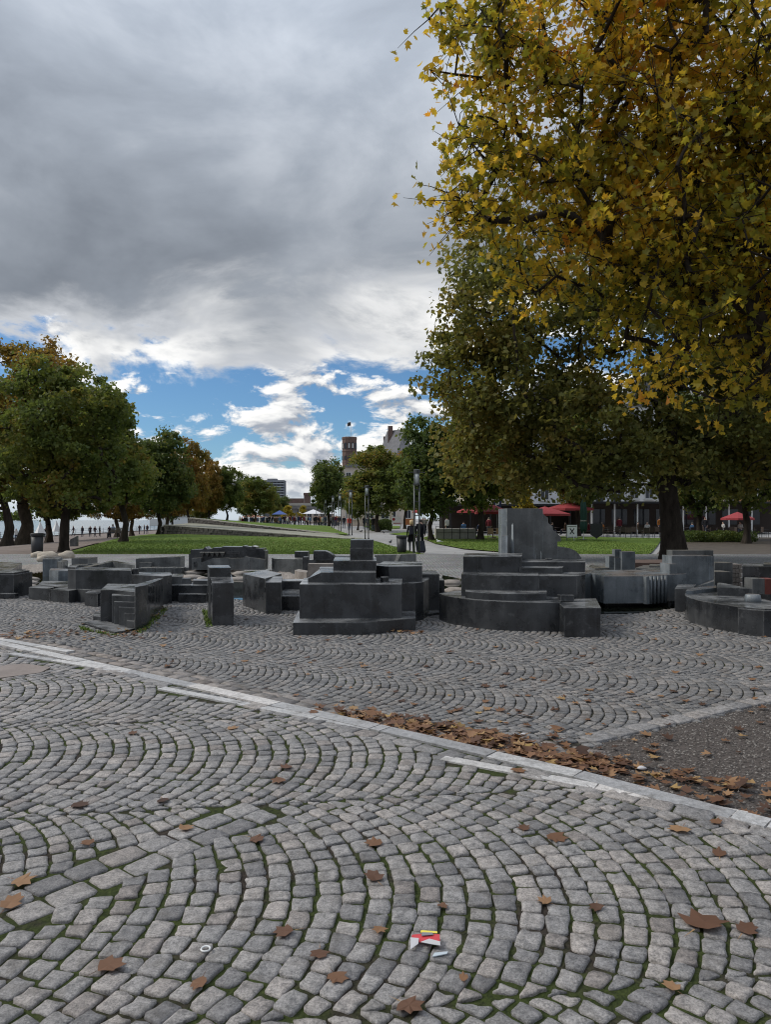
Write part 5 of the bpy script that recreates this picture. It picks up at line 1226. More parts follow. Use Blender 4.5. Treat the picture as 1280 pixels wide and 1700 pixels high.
for k, (px, d, lab) in enumerate(((66, 92, 'white pointed tent on the quay beside the forked tree'), (93, 104, 'white pointed tent farther along the quay'))):
    x, y = W(px, d); z = -1.45
    e = empty('tent', (x, y, z), lab, 'tent', 'white tents on the quay')
    MB().lathe((x, y, z+1.0), [(0.75, 0), (0.68, 0.1), (0.25, 0.9), (0.03, 1.5)], 4).obj('canopy', M_white, e)
    for a, b in ((1, 0), (-1, 0), (0, 1), (0, -1)): MB().tube((x+a*0.7, y+b*0.7, z), (x+a*0.7, y+b*0.7, z+1.05), 0.03, 0.03, 6).obj('pole', M_white, e)
# boats further out and pier posts
for k, (px, d, w, lab) in enumerate(((685/2.0, 0, 0, ''),)): pass
e = empty('ship', (-120, 420, -2.6), 'white river ship seen far off between the row trees', 'boat')
pobj('hull', [(-118, 370), (-110, 372), (-108, 470), (-114, 480), (-120, 470)], -2.7, 0.5, M_white, e, 0.1); pobj('cabin', [(-117, 380), (-111, 380), (-110, 455), (-117, 455)], 0.5, 4.5, M_white, e, 0.1); MB().box((-109.8, 415, 2.2), (0.2, 66, 1.2)).obj('window_band', M_glassd, e)
# ------------------------------------------------------------------ people
def f_cloth(t, b): t.put(b.inputs['Base Color'], t.new('ShaderNodeObjectInfo').outputs['Color'])
M_top = mat('coat_cloth', f_cloth, rough=0.85, spec=0.2)
M_leg = mat('trouser_cloth', lambda t, b: t.put(b.inputs['Base Color'], t.ramp(orand(t), [(0, (0.012, 0.012, 0.015)), (0.5, (0.03, 0.035, 0.055)), (0.8, (0.06, 0.08, 0.13)), (1, (0.12, 0.11, 0.10))])), rough=0.85, spec=0.2)
M_skin = plain('skin', (0.46, 0.29, 0.22), 0.6)
M_hair = mat('hair', lambda t, b: t.put(b.inputs['Base Color'], t.ramp(orand(t), [(0, (0.02, 0.014, 0.010)), (0.6, (0.06, 0.04, 0.025)), (1, (0.25, 0.2, 0.15))])), rough=0.7)
M_blond = plain('blond_hair', (0.50, 0.36, 0.19), 0.6); M_shoe = plain('dark_shoe', (0.02, 0.02, 0.022), 0.6)
DEPS = None
def figure(stride=0.0, swing=0.0, sit=False, coat=False, back=0.0):
    """one continuous skinned body, 1.72 m, facing +Y; feet at z=0 (seat at 0.45 when sitting)"""
    V = []; E = []; RD = []
    def j(p, r, par=None):
        V.append(p); RD.append(r); i = len(V)-1
        if par is not None: E.append((par, i))
        return i
    hz = 0.50 if sit else 0.93
    pel = j((0, 0, hz), (0.155, 0.115)); ab = j((0, -0.01, hz+0.20), (0.145, 0.105), pel); ch = j((0, -0.015, hz+0.40), (0.165, 0.115), ab)
    nk = j((0, 0.0, hz+0.55), (0.062, 0.06), ch); h0 = j((0, 0.015, hz+0.64), (0.078, 0.088), nk); h1 = j((0, 0.015, hz+0.74), (0.078, 0.092), h0)
    for s in (-1, 1):
        k = s*swing; sh = j((s*0.185, -0.01, hz+0.455), (0.062, 0.062), ch); el = j((s*0.235, -0.04+k*0.5, hz+0.19), (0.047, 0.047), sh)
        wr = j((s*0.235, 0.04+k*0.9+(0.2 if sit else 0), hz-0.03+(0.06 if sit else abs(k)*0.1)), (0.033, 0.033), el); j((s*0.225, 0.06+k+(0.22 if sit else 0), hz-0.12+(0.12 if sit else abs(k)*0.12)), (0.036, 0.026), wr)
        if sit:
            hp = j((s*0.095, 0.03, hz-0.02), (0.095, 0.09), pel); kn = j((s*0.11, 0.43, hz+0.0), (0.064, 0.064), hp); an = j((s*0.11, 0.42, 0.09), (0.042, 0.042), kn); j((s*0.115, 0.56, 0.045), (0.042, 0.035), an)
        else:
            t = s*stride; hp = j((s*0.095, 0, hz-0.06), (0.10, 0.10), pel); kn = j((s*0.10, t*0.42+0.02, 0.50), (0.066, 0.066), hp)
            lift = 0.06 if t < 0 else 0.0
            an = j((s*0.10, t*0.9-0.01, 0.085+lift), (0.044, 0.044), kn); j((s*0.115, t*0.9+0.13, 0.04+lift*0.4), (0.045, 0.034), an)
    me = bpy.data.meshes.new('body'); me.from_pydata(V, E, []); ob = bpy.data.objects.new('tmp', me); COL.objects.link(ob)
    sk = ob.modifiers.new('s', 'SKIN'); sk.use_smooth_shade = True
    for i, r in enumerate(RD):
        sv = me.skin_vertices[0].data[i]; sv.radius = r; sv.use_root = (i == 0)
    ob.modifiers.new('u', 'SUBSURF').levels = 1
    dg = bpy.context.evaluated_depsgraph_get(); dg.update(); out = bpy.data.meshes.new_from_object(ob.evaluated_get(dg)); bpy.data.objects.remove(ob)
    co = np.array([v.co for v in out.vertices]); mi = []
    for p in out.polygons:
        c = co[list(p.vertices)].mean(0); z = c[2]-hz
        if z > 0.60: m = 2 if (c[1] > 0.045 and z < 0.735) else 3
        elif z > 0.515: m = 2
        elif abs(c[0]) > 0.16 and (z < -0.04 or (sit and c[1] > 0.18 and z > 0.02 and abs(c[0]) > 0.19)): m = 2
        elif c[2] < 0.10: m = 4
        elif z < (-0.20 if coat else -0.02) or (sit and c[1] > 0.1): m = 1
        else: m = 0
        mi.append(m)
    out.materials.clear()
    for m in (M_top, M_leg, M_skin, M_hair, M_shoe): out.materials.append(m)
    out.polygons.foreach_set('material_index', np.array(mi, dtype=np.int32)); out.polygons.foreach_set('use_smooth', np.ones(len(mi), dtype=bool)); out.update()
    return out
FIG = {'stand': figure(0.03, 0.02), 'walk': figure(0.26, -0.22), 'walk2': figure(-0.22, 0.18), 'coat': figure(0.05, 0.0, coat=True), 'sit': figure(sit=True)}
def person(fig, px, d, rz, col, label, group=None, z=None, s=1.0):
    x, y = W(px, d); o = link('person', FIG[fig]); o.location = (x, y, T0(x, y) if z is None else z); o.rotation_euler = (0, 0, rz); o.scale = (s,)*3; o.color = (*col, 1)
    return tag(o, label, 'person', group)
# the walking couple with backpack and suitcase
dc = 38.5
wo = person('coat', 683.5, dc, 0.05, (0.010, 0.010, 0.012), 'person with blond hair in a long black coat and backpack, walking away', s=0.97)
h = rock(77, (0.115, 0.125, 0.165)); h.materials.append(M_blond); hh = link('hair', h, wo, False); hh.location = (0, -0.03, 1.615)
MB().box((0, 0, 0.78), (0.44, 0.34, 0.36), 0, 0, 0.82).obj('coat_skirt', M_top, wo, False, False).color = (0.010, 0.010, 0.012, 1)
def backpack(loc, rz):
    e = empty('backpack', loc, 'dark backpack on the back of the blond person', 'backpack'); e.rotation_euler = (0, 0, rz)
    mm = plain('backpack_cloth', (0.03, 0.032, 0.045), 0.8); pm = prism([(-0.14, -0.09), (0.14, -0.09), (0.15, 0.09), (-0.15, 0.09)], -0.2, 0.2, 0.05); pm.materials.append(mm); link('body', pm, e, False)
    pm = prism([(-0.11, -0.14), (0.11, -0.14), (0.11, -0.085), (-0.11, -0.085)], -0.16, 0.02, 0.025); pm.materials.append(mm); link('pocket', pm, e, False)
    for s in (-1, 1): MB().tube((s*0.11, 0.08, 0.18), (s*0.12, 0.15, -0.05), 0.02, 0.02, 6).obj('strap', mm, e, False, False)
x, y = W(683.5, dc); backpack((x+0.02, y-0.21, T0(x, y)+1.16), 0.05)
ma = person('walk', 698, dc+0.7, -0.1, (0.012, 0.013, 0.018), 'person in a dark jacket and blue jeans pulling a suitcase beside the lamp post', s=1.05)
x, y = W(700, dc-0.1); zc = T0(x, y)
e = empty('suitcase', (x, y, zc), 'dark blue wheeled suitcase tilted behind the person in jeans', 'suitcase'); e.rotation_euler = (R(-22), 0, R(20))
mm = plain('navy_shell', (0.016, 0.02, 0.034), 0.5)
pm = prism([(-0.21, -0.12), (0.21, -0.12), (0.21, 0.12), (-0.21, 0.12)], 0.05, 0.62, 0.03); pm.materials.append(mm); link('shell', pm, e, False)
for s in (-1, 1):
    MB().tube((s*0.15, -0.02, 0.05), (s*0.15, 0.02, 0.05), 0.05, 0.05, 10).obj('wheel', M_dark, e, False, False); MB().tube((s*0.1, 0.1, 0.6), (s*0.1, 0.1, 0.95), 0.012, 0.012, 6).obj('handle_bar', M_steel, e, False, False)
MB().tube((-0.11, 0.1, 0.95), (0.11, 0.1, 0.95), 0.018, 0.018, 6).obj('handle', M_dark, e, False, False)
# others on the path
person('walk2', 580, 88, 0.2, (0.62, 0.06, 0.035), 'person in a bright red jacket walking on the path', s=1.0)
for px, d, f, c, lab in ((611, 88, 'stand', (0.05, 0.06, 0.08), 'person in a grey jacket, left of the trio under the olive tree'), (619.5, 86, 'coat', (0.012, 0.012, 0.014), 'person in black, middle of the trio under the olive tree'), (625, 87, 'stand', (0.03, 0.03, 0.035), 'person in charcoal, right of the trio under the olive tree'), (605, 92, 'stand', (0.02, 0.025, 0.04), 'person in navy standing alone left of the trio'), (571, 98, 'walk', (0.02, 0.022, 0.03), 'person in dark clothes ahead of the red jacket'), (706, 72, 'walk', (0.12, 0.11, 0.10), 'person in a taupe jacket and jeans walking towards the terrace'), (702, 74, 'walk2', (0.04, 0.035, 0.035), 'person in dark brown walking beside the taupe jacket')):
    person(f, px, d, random.uniform(-0.5, 0.5), c, lab)
# the crowd by the market
cols = [((0.015, 0.015, 0.018), 'black'), ((0.03, 0.045, 0.09), 'navy blue'), ((0.12, 0.018, 0.025), 'dark red'), ((0.10, 0.10, 0.11), 'grey'), ((0.45, 0.44, 0.42), 'pale'), ((0.06, 0.12, 0.22), 'blue'), ((0.35, 0.13, 0.03), 'orange'), ((0.09, 0.06, 0.04), 'brown')]
rp = random.Random(12)
for k in range(96):
    px = rp.uniform(392, 566) if k < 80 else rp.uniform(520, 566); d = rp.uniform(112, 138); c, nm = cols[min(7, int(rp.random()**1.5*8))] if k % 9 else cols[rp.randrange(8)]
    pose_ = rp.choice(['stand', 'walk', 'coat', 'walk2'])
    person(pose_, px, d, rp.uniform(0, 6.28), c, 'person in a %s coat %s in the %s of the distant crowd' % (nm, 'walking' if 'walk' in pose_ else 'standing', ['left end', 'left part', 'middle', 'right part', 'right end'][max(0, min(4, int((px-392)/35)))]), 'distant crowd', s=rp.uniform(0.94, 1.06))
# along the quay
qs = [(75, 96), (110, 112), (121, 116), (136, 112), (149, 112), (157, 112), (165, 114), (181, 108), (231, 128), (239, 130), (244, 131), (26, 88)]
wq_ = ['beside the white tent', 'leaning on the rail, left', 'bending at the rail', 'standing upright at the rail', 'in the pair at the rail, left', 'in the pair at the rail, right', 'looking over the river', 'just left of the second trunk', 'left of the seated group', 'in the middle of the group near the pier', 'right of the group near the pier', 'in a pale coat between the two left trunks']
for k, (px, d) in enumerate(qs):
    x, y = W(px, d); c = (0.6, 0.6, 0.58) if k == 11 else (0.02+0.01*(k % 3), 0.02, 0.025)
    person(['stand', 'coat', 'walk'][k % 3], px, d, k*0.9, c, 'person '+wq_[k]+', on the quay', 'people on the quay')
# bench with a sitter
def bench(px, d, rz, label):
    x, y = W(px, d); e = empty('park_bench', (x, y, T0(x, y)), label, 'bench'); e.rotation_euler = (0, 0, rz); mw = plain('bench_wood', (0.12, 0.09, 0.07), 0.7)
    for k in range(4): MB().box((0, -0.18+k*0.11, 0.45), (1.7, 0.09, 0.04)).obj('seat_slat', mw, e, False, False)
    for k in range(3): MB().box((0, -0.27-0.03*k, 0.58+k*0.12), (1.7, 0.035, 0.09)).obj('back_slat', mw, e, False, False)
    for s in (-0.7, 0.7):
        MB().box((s, 0.12, 0.21), (0.05, 0.05, 0.42)).obj('leg', M_dark, e, False, False); MB().box((s, -0.22, 0.42), (0.05, 0.05, 0.84)).obj('leg', M_dark, e, False, False)
    return x, y
bx_, by_ = bench(188, 66, 1.3, 'park bench with a seated person left of the second tree')
person('sit', 187, 65.9, 1.3, (0.22, 0.26, 0.32), 'person in pale blue sitting on the bench left of the second tree', z=T0(bx_, by_)+0.0)
# ------------------------------------------------------------------ terrace cafe
M_red = plain('red_canvas', (0.30, 0.035, 0.04), 0.85); M_green = plain('bottle_green_canvas', (0.010, 0.045, 0.032), 0.8); M_wick = plain('wicker', (0.30, 0.19, 0.10), 0.75); M_wood = plain('dark_wood', (0.05, 0.035, 0.028), 0.7)
def parasol(px, d, lab, h=2.55, r=1.75, m=None, n=8):
    x, y = W(px, d); z = T0(x, y); e = empty('parasol', (x, y, z), lab, 'parasol', 'red parasols of the terrace')
    P = [(x, y, z+h)]; F = []
    for k in range(n):
        a = 2*math.pi*(k+0.5)/n; P.append((x+r*math.cos(a), y+r*math.sin(a), z+h-0.62))
    for k in range(n):
        a = 2*math.pi*(k+0.5)/n; P.append((x+r*math.cos(a), y+r*math.sin(a), z+h-0.80))
    P.append((x, y, z+h-0.06))
    for k in range(n):
        k2 = (k+1) % n; F += [(0, 1+k, 1+k2), (1+k, 1+n+k, 1+n+k2, 1+k2), (2*n+1, 1+n+k2, 1+n+k)]
    c = MB().add(P, F).obj('canopy', m or M_red, e)
    for k in range(n):
        a = 2*math.pi*(k+0.5)/n; MB().tube((x, y, z+h-0.1), (x+r*0.96*math.cos(a), y+r*0.96*math.sin(a), z+h-0.72), 0.012, 0.012, 4).obj('rib', M_wood, e)
    MB().tube((x, y, z), (x, y, z+h+0.1), 0.028, 0.028, 8).obj('pole', M_wood, e); MB().tube((x, y, z), (x, y, z+0.09), 0.32, 0.28, 12).obj('base', M_dark, e)
parasol(818, 60, 'red parasol left of the jagged wall, its left tip showing', 2.75, 1.5); parasol(905, 62, 'red parasol right of the jagged wall', 2.6, 2.1); parasol(945, 68, 'red parasol rising behind the other, left of the green one', 3.1, 2.2); parasol(786, 74, 'red parasol farther back behind the black trunk', 2.9, 1.7); parasol(704, 92, 'small red parasol far back near the P sign', 2.9, 1.5); parasol(1225, 72, 'wide red awning parasol behind the right-hand trunks', 2.2, 1.5)
# closed green parasol
x, y = W(969, 56); z = T0(x, y); e = empty('closed_parasol', (x, y, z), 'closed bottle-green parasol tied with a cord on a white pole', 'parasol')
MB().tube((x, y, z), (x, y, z+3.1), 0.035, 0.03, 10).obj('pole', M_white, e); MB().tube((x, y, z), (x, y, z+0.06), 0.3, 0.28, 12).obj('base', M_dark, e)
pf = [(0.10, 0.62), (0.24, 0.8), (0.27, 1.15), (0.215, 1.42), (0.20, 1.5), (0.225, 1.6), (0.235, 2.3), (0.17, 2.85), (0.04, 3.1)]; V = []; F = []; n = 20
for r_, h_ in pf:
    for i in range(n):
        a = 2*math.pi*i/n; rr = r_*(1+0.16*math.cos(5*a+h_)); V.append((x+rr*math.cos(a), y+rr*math.sin(a), z+h_-(0.14*math.cos(5*a) if h_ < 0.7 else 0)))
for k in range(len(pf)-1):
    for i in range(n): F.append((k*n+i, k*n+(i+1) % n, (k+1)*n+(i+1) % n, (k+1)*n+i))
MB().add(V, F).obj('canopy', M_green, e, True); MB().lathe((x, y, z+1.43), [(0.235, 0), (0.24, 0.03), (0.235, 0.06)], 16).obj('cord', M_cope, e)
# white advertising board with a black crossed emblem
x, y = W(950, 55); z = T0(x, y); e = empty('sign_board', (x, y, z), 'white framed board with a black crossed emblem on the grass', 'sign')
bw, b0, b1 = 0.75, 0.22, 1.17
MB().box((x, y, z+(b0+b1)/2), (bw, 0.04, b1-b0)).obj('panel', M_white, e)
for zz in (b0+0.05, b1-0.10): MB().box((x, y-0.025, z+zz), (bw-0.1, 0.012, 0.04)).obj('stripe', M_dark, e)
for s in (-1, 1):
    m = MB(); a = s*0.62; ux, uz = math.sin(a), math.cos(a); L = 0.26; w = 0.035; c0 = (x, y-0.026, z+0.70)
    m.add([(c0[0]+ux*L*q+uz*w*p, c0[1]-0.006*k, c0[2]+uz*L*q-ux*w*p) for k in (0, 1) for q, p in ((-1, -1), (-1, 1), (1, 1), (1, -1))], [(4, 5, 6, 7), (7, 6, 5, 4), (0, 1, 5, 4), (1, 2, 6, 5), (2, 3, 7, 6), (3, 0, 4, 7)][0:1]+[(0, 1, 5, 4), (1, 2, 6, 5), (2, 3, 7, 6), (3, 0, 4, 7)]).obj('emblem', M_dark, e)
for s in (-1, 1): MB().box((x+s*(bw/2+0.015), y, z+0.6), (0.03, 0.05, 1.2)).obj('frame_post', M_steel, e)
MB().tube((x+0.1, y-0.3, z), (x+0.1, y-0.03, z+0.5), 0.015, 0.015, 6).obj('strut', M_white, e)
# dark shield-shaped board behind
x, y = W(991, 56); z = T0(x, y); e = empty('shield_board', (x, y, z), 'dark shield-shaped board right of the closed green parasol', 'sign')
MB().add([(x-0.46, y, z+1.25), (x+0.46, y, z+1.25), (x+0.46, y, z+0.42), (x, y, z+0.12), (x-0.46, y, z+0.42)]+[(x-0.46, y+0.05, z+1.25), (x+0.46, y+0.05, z+1.25), (x+0.46, y+0.05, z+0.42), (x, y+0.05, z+0.12), (x-0.46, y+0.05, z+0.42)], [(4, 3, 2, 1, 0), (5, 6, 7, 8, 9), (0, 1, 6, 5), (1, 2, 7, 6), (2, 3, 8, 7), (3, 4, 9, 8), (4, 0, 5, 9)]).obj('panel', M_dark, e)
MB().tube((x, y+0.08, z), (x, y+0.08, z+1.0), 0.02, 0.02, 6).obj('post', M_dark, e)
# P sign (letter P in white on dark blue)
def psign(px, py, d, s, lab):
    x, y = W(px, d); z = zt(py, d); e = empty('parking_sign', (x, y, T0(x, y)), lab, 'sign'); MB().box((x, y, z), (s, 0.05, s)).obj('panel', plain('sign_blue', (0.02, 0.03, 0.09), 0.5), e)
    m = MB(); k = s*0.11; f = y-0.04
    m.box((x-s*0.16, f, z), (k, 0.02, s*0.7)); m.box((x, f, z+s*0.30), (s*0.32, 0.02, k)); m.box((x, f, z), (s*0.32, 0.02, k)); m.box((x+s*0.18, f, z+s*0.15), (k, 0.02, s*0.22))
    m.obj('letter_p', M_white, e); MB().tube((x, y+0.06, T0(x, y)), (x, y+0.06, z+s/2), 0.035, 0.035, 8).obj('post', M_steel, e)
psign(826, 837, 66, 0.72, 'dark blue sign with a white letter P above the terrace'); psign(698.5, 849, 96, 0.8, 'small dark sign with a white letter P behind the nearest lamp post')
# red-white poster hoarding and orange board
x, y = W(658, 100); z = T0(x, y); e = empty('hoarding', (x, y, z), 'white hoarding with a red round emblem under the trees', 'sign')
MB().box((x, y, z+1.05), (1.25, 0.06, 1.1)).obj('panel', M_white, e); MB().lathe((0, 0, 0), [(0.2, 0), (0.2, 0.02)], 14).obj('emblem', M_red, e, False, False)
em = e.children[-1] if e.children else None
for o in bpy.data.objects:
    if o.name.startswith('emblem') and o.parent is e: o.rotation_euler = (R(90), 0, 0); o.location = (-0.36, -0.05, 1.25)
MB().box((x+0.1, y-0.04, z+0.72), (1.0, 0.02, 0.10)).obj('red_band', M_red, e)
for s in (-1, 1): MB().box((x+s*0.58, y, z+0.3), (0.06, 0.06, 0.6)).obj('post', M_dark, e)
x, y = W(681, 96); z = T0(x, y); e = empty('orange_board', (x, y, z), 'orange notice board behind the blond person', 'sign'); MB().box((x, y, z+0.95), (1.2, 0.05, 0.8)).obj('panel', plain('orange_panel', (0.36, 0.13, 0.04), 0.6), e); MB().add([(x-0.12, y-0.03, z+0.75), (x+0.12, y-0.03, z+0.75), (x, y-0.03, z+1.1)], [(0, 1, 2)]).obj('triangle', M_dark, e)
for s in (-1, 1): MB().box((x+s*0.5, y+0.04, z+0.45), (0.05, 0.05, 0.9)).obj('post', M_dark, e)
# stone planter wall with railing
x0, x1 = W(724, 58)[0], W(790, 58)[0]; z = T0(x0, 58); e = empty('planter', ((x0+x1)/2, 58, z), 'pale concrete planter wall with railing on the terrace edge', 'planter')
MB().box(((x0+x1)/2, 59, z+0.35), (x1-x0, 2.0, 0.9)).obj('wall', M_cope, e)
for k in range(6): MB().tube((x0+k*(x1-x0)/5, 57.9, z), (x0+k*(x1-x0)/5, 57.9, z+1.05), 0.022, 0.022, 6).obj('post', M_dark, e)
for h_ in (0.98, 0.55): MB().tube((x0, 57.9, z+h_), (x1, 57.9, z+h_), 0.016, 0.016, 6).obj('rail', M_dark, e)
# chairs and tables
def chair_proto(m, leg):
    e = empty('terrace_chair', (0, 0, 0), 'x', 'chair', 'terrace chairs')
    MB().box((0, 0, 0.45), (0.46, 0.44, 0.05)).obj('seat', m, e, False, False); pm = prism([(-0.22, 0.19), (0.22, 0.19), (0.22, 0.24), (-0.22, 0.24)], 0.47, 0.88, 0.02); pm.materials.append(m); link('backrest', pm, e, False)
    for a in (-1, 1):
        for b in (-1, 1): MB().tube((a*0.2, b*0.19, 0), (a*0.19, b*0.18, 0.45), 0.018, 0.018, 5).obj('leg', leg, e, False, False)
        MB().box((a*0.225, 0.02, 0.66), (0.03, 0.4, 0.03)).obj('armrest', leg, e, False, False)
    return fam(e)
def table_proto():
    e = empty('terrace_table', (0, 0, 0), 'x', 'table', 'terrace tables'); MB().box((0, 0, 0.73), (0.8, 0.8, 0.04)).obj('tabletop', M_wood, e, False, False); MB().tube((0, 0, 0.04), (0, 0, 0.72), 0.035, 0.035, 8).obj('column', M_dark, e, False, False); MB().tube((0, 0, 0), (0, 0, 0.04), 0.26, 0.24, 10).obj('foot', M_dark, e, False, False); return fam(e)
ch1 = chair_proto(M_wick, M_wick); ch2 = chair_proto(M_wood, M_steel); tb = table_proto(); rq = random.Random(5); first = {1: ch1, 2: ch2, 't': tb}; used = set()
ORD = 'first second third fourth fifth sixth seventh eighth ninth tenth eleventh twelfth thirteenth fourteenth fifteenth sixteenth seventeenth eighteenth nineteenth twentieth twenty-first twenty-second twenty-third twenty-fourth twenty-fifth twenty-sixth'.split()
def place(k, loc, rz, label):
    o = first[k] if k not in used else dup(first[k]); used.add(k); o.location = loc; o.rotation_euler = (0, 0, rz); o['label'] = label
    return o
place(1, at(815, 57), 2.9, 'wicker chair under the left red parasol, left of its pair'); place(1, at(827, 57), 3.3, 'wicker chair under the left red parasol, right of its pair')
for k in range(26):
    px = 1005+k*9.6 if k < 14 else 1150+(k-14)*11; d = 59+rq.uniform(0, 5); place(2, at(px, d), rq.choice([0, 3.14, 1.57, 2.8]), ORD[k]+' dark metal-legged chair on the terrace, counted from the closed green parasol rightwards')
for k in range(12):
    px = 740+k*45; d = 63+rq.uniform(0, 6); place('t', at(px, d), rq.uniform(0, 1), ORD[k]+' dark square table on the terrace, counted from the left')
for k in range(22):
    px = 742+k*24+rq.uniform(-8, 8); c, nm = cols[rq.randrange(8)]
    person('sit' if k % 3 else 'stand', px, 64+rq.uniform(0, 8), rq.uniform(0, 6.28), c, 'person in a %s jacket %s on the terrace' % (nm, 'sitting' if k % 3 else 'standing'), 'guests on the terrace')
# glazed terrace pavilion
x0, x1, d = W(965, 76)[0], W(1300, 76)[0], 76; z = T0(x0, d); e = empty('terrace_pavilion', ((x0+x1)/2, d, z), 'dark glazed terrace pavilion with white posts behind the big plane tree', 'pavilion')
MB().box(((x0+x1)/2, d+4, z+1.6), (x1-x0, 6, 3.0)).obj('back_room', M_wood, e); MB().box(((x0+x1)/2, d+2.5, z+3.15), (x1-x0+0.6, 9, 0.2)).obj('roof', M_dark, e)
for k in range(9): MB().box((x0+(k+0.3)*(x1-x0)/9, d-1.5, z+1.5), (0.13, 0.13, 3.0)).obj('post', M_white, e)
for k in range(8): MB().box((x0+(k+0.85)*(x1-x0)/9, d+0.98, z+1.7), (1.6, 0.05, 1.6)).obj('window', M_glassd, e)
x0, x1, d = W(735, 80)[0], W(960, 80)[0], 80; e = empty('terrace_pavilion', ((x0+x1)/2, d, T0(x0, d)), 'dark open terrace shelter behind the red parasols', 'pavilion')
MB().box(((x0+x1)/2, d+3, z+1.5), (x1-x0, 4, 2.8)).obj('back_room', M_wood, e); MB().box(((x0+x1)/2, d+1, z+2.95), (x1-x0+0.4, 8, 0.2)).obj('roof', M_dark, e)
for k in range(7): MB().box((x0+(k+0.3)*(x1-x0)/7, d-2.5, z+1.45), (0.12, 0.12, 2.9)).obj('post', M_dark, e)
# market stalls by the crowd
for k, (px, d, w, c, lab) in enumerate(((520, 150, 4.0, (0.7, 0.7, 0.72), 'white market tent among the crowd, left of the dark tree'), (546, 148, 3.0, (0.7, 0.7, 0.72), 'white market tent under the dark tree'), (464, 160, 3.0, (0.05, 0.10, 0.30), 'blue market tent at the left of the crowd'), (420, 170, 5.0, (0.45, 0.20, 0.13), 'brick-coloured market stall left of the crowd'))):
    x, y = W(px, d); z = T0(x, y); e = empty('market_tent', (x, y, z), lab, 'tent', 'market tents'); m = plain('tent_%d' % k, c, 0.7)
    MB().add([(x-w/2, y-w/2, z+2.1), (x+w/2, y-w/2, z+2.1), (x+w/2, y+w/2, z+2.1), (x-w/2, y+w/2, z+2.1), (x, y, z+3.0)], [(0, 1, 4), (1, 2, 4), (2, 3, 4), (3, 0, 4), (3, 2, 1, 0)]).obj('canopy', m, e)
    for a in (-1, 1):
        for b in (-1, 1): MB().tube((x+a*w*0.48, y+b*w*0.48, z), (x+a*w*0.48, y+b*w*0.48, z+2.1), 0.04, 0.04, 6).obj('pole', M_steel, e)
# pigeons
def bird(px, py, rz, m, lab):
    x, y = gp(px, py); z = T0(x, y); e = empty('pigeon', (x, y, z), lab, 'bird', 'pigeons on the path'); e.rotation_euler = (0, 0, rz)
    b = rock(5, (0.15, 0.075, 0.07)); b.materials.append(m); o = link('body', b, e, False); o.location = (0, 0, 0.14); h = rock(6, (0.045, 0.038, 0.04)); h.materials.append(m); o = link('head', h, e, False); o.location = (0.14, 0, 0.24)
    MB().tube((0.17, 0, 0.24), (0.215, 0, 0.23), 0.012, 0.003, 5).obj('beak', M_dark, e, False, False); MB().box((-0.2, 0, 0.13), (0.16, 0.06, 0.02)).obj('tail', m, e, False, False); MB().tube((0.1, 0, 0.15), (0.14, 0, 0.24), 0.035, 0.028, 8).obj('neck', m, e, False, False)
    for s in (-1, 1): MB().tube((0, s*0.03, 0), (0, s*0.03, 0.1), 0.008, 0.008, 5).obj('leg', M_skin, e, False, False)
M_pig = plain('pigeon_grey', (0.05, 0.05, 0.06), 0.7)
bird(599, 884, 0.3, M_pig, 'dark pigeon on the path, farthest of three'); bird(637, 886.5, 2.0, M_pig, 'dark pigeon on the path edge by the lawn wedge'); bird(648, 903, 1.0, M_pig, 'dark pigeon on the path, nearest the litter bin'); bird(729, 902, 3.0, M_white, 'white pigeon on the edge of the right lawn')

# ------------------------------------------------------------------ fallen leaves and litter
LV0, LF0 = leaf_shape('maple')
def fallen_mesh(seed):
    g = np.random.default_rng(seed); V = LV0.copy(); a, b = g.uniform(0.5, 2.2), g.uniform(-0.8, 0.8)
    V[:, 2] = 0.17*a*(V[:, 0]**2)+0.2*b*V[:, 0]*V[:, 1]+0.16*g.uniform(-1, 1)*V[:, 1]**2+g.normal(0, 0.02, len(V)); V[:, 2] -= V[:, 2].min(); V[:, :2] *= g.uniform(0.75, 1.15, (1, 2)); V[:12, :2] *= g.uniform(0.78, 1.15, (12, 1)); V[:12, :2] *= np.where(np.hypot(V[:12, 0], V[:12, 1]) < 0.32, 1.25, 0.92)[:, None]; V = np.concatenate([V, [(0.02, -0.42, 0.03), (-0.02, -0.42, 0.03), (0.03, -0.95, 0.06)]])
    return mkmesh('fallen_leaf', V, LF0.tolist()+[(13, 14, 15)], LM_dead)
FM = [fallen_mesh(k) for k in range(8)]
fl = [(463, 1297, 0.13), (620, 1457, 0.15), (472, 1549, 0.12), (330, 1634, 0.10), (680, 1672, 0.12), (308, 1376, 0.12), (425, 1394, 0.12), (925, 1392, 0.14), (1170, 1535, 0.24), (1240, 1544, 0.15), (1130, 1378, 0.15), (1195, 1418, 0.12), (905, 1497, 0.08), (990, 1508, 0.09), (530, 1585, 0.10), (560, 1625, 0.10), (35, 1465, 0.14), (18, 1500, 0.16), (130, 1338, 0.15), (270, 1330, 0.12), (385, 1210, 0.13), (220, 1218, 0.12), (145, 1400, 0.1), (620, 1400, 0.12), (475, 1275, 0.12), (1115, 1640, 0.1), (180, 1605, 0.14), (770, 1625, 0.06), (860, 1280, 0.13), (520, 1183, 0.12), (1190, 1365, 0.1), (870, 1375, 0.09), (630, 1545, 0.08), (735, 1505, 0.07)]
rl = random.Random(3)
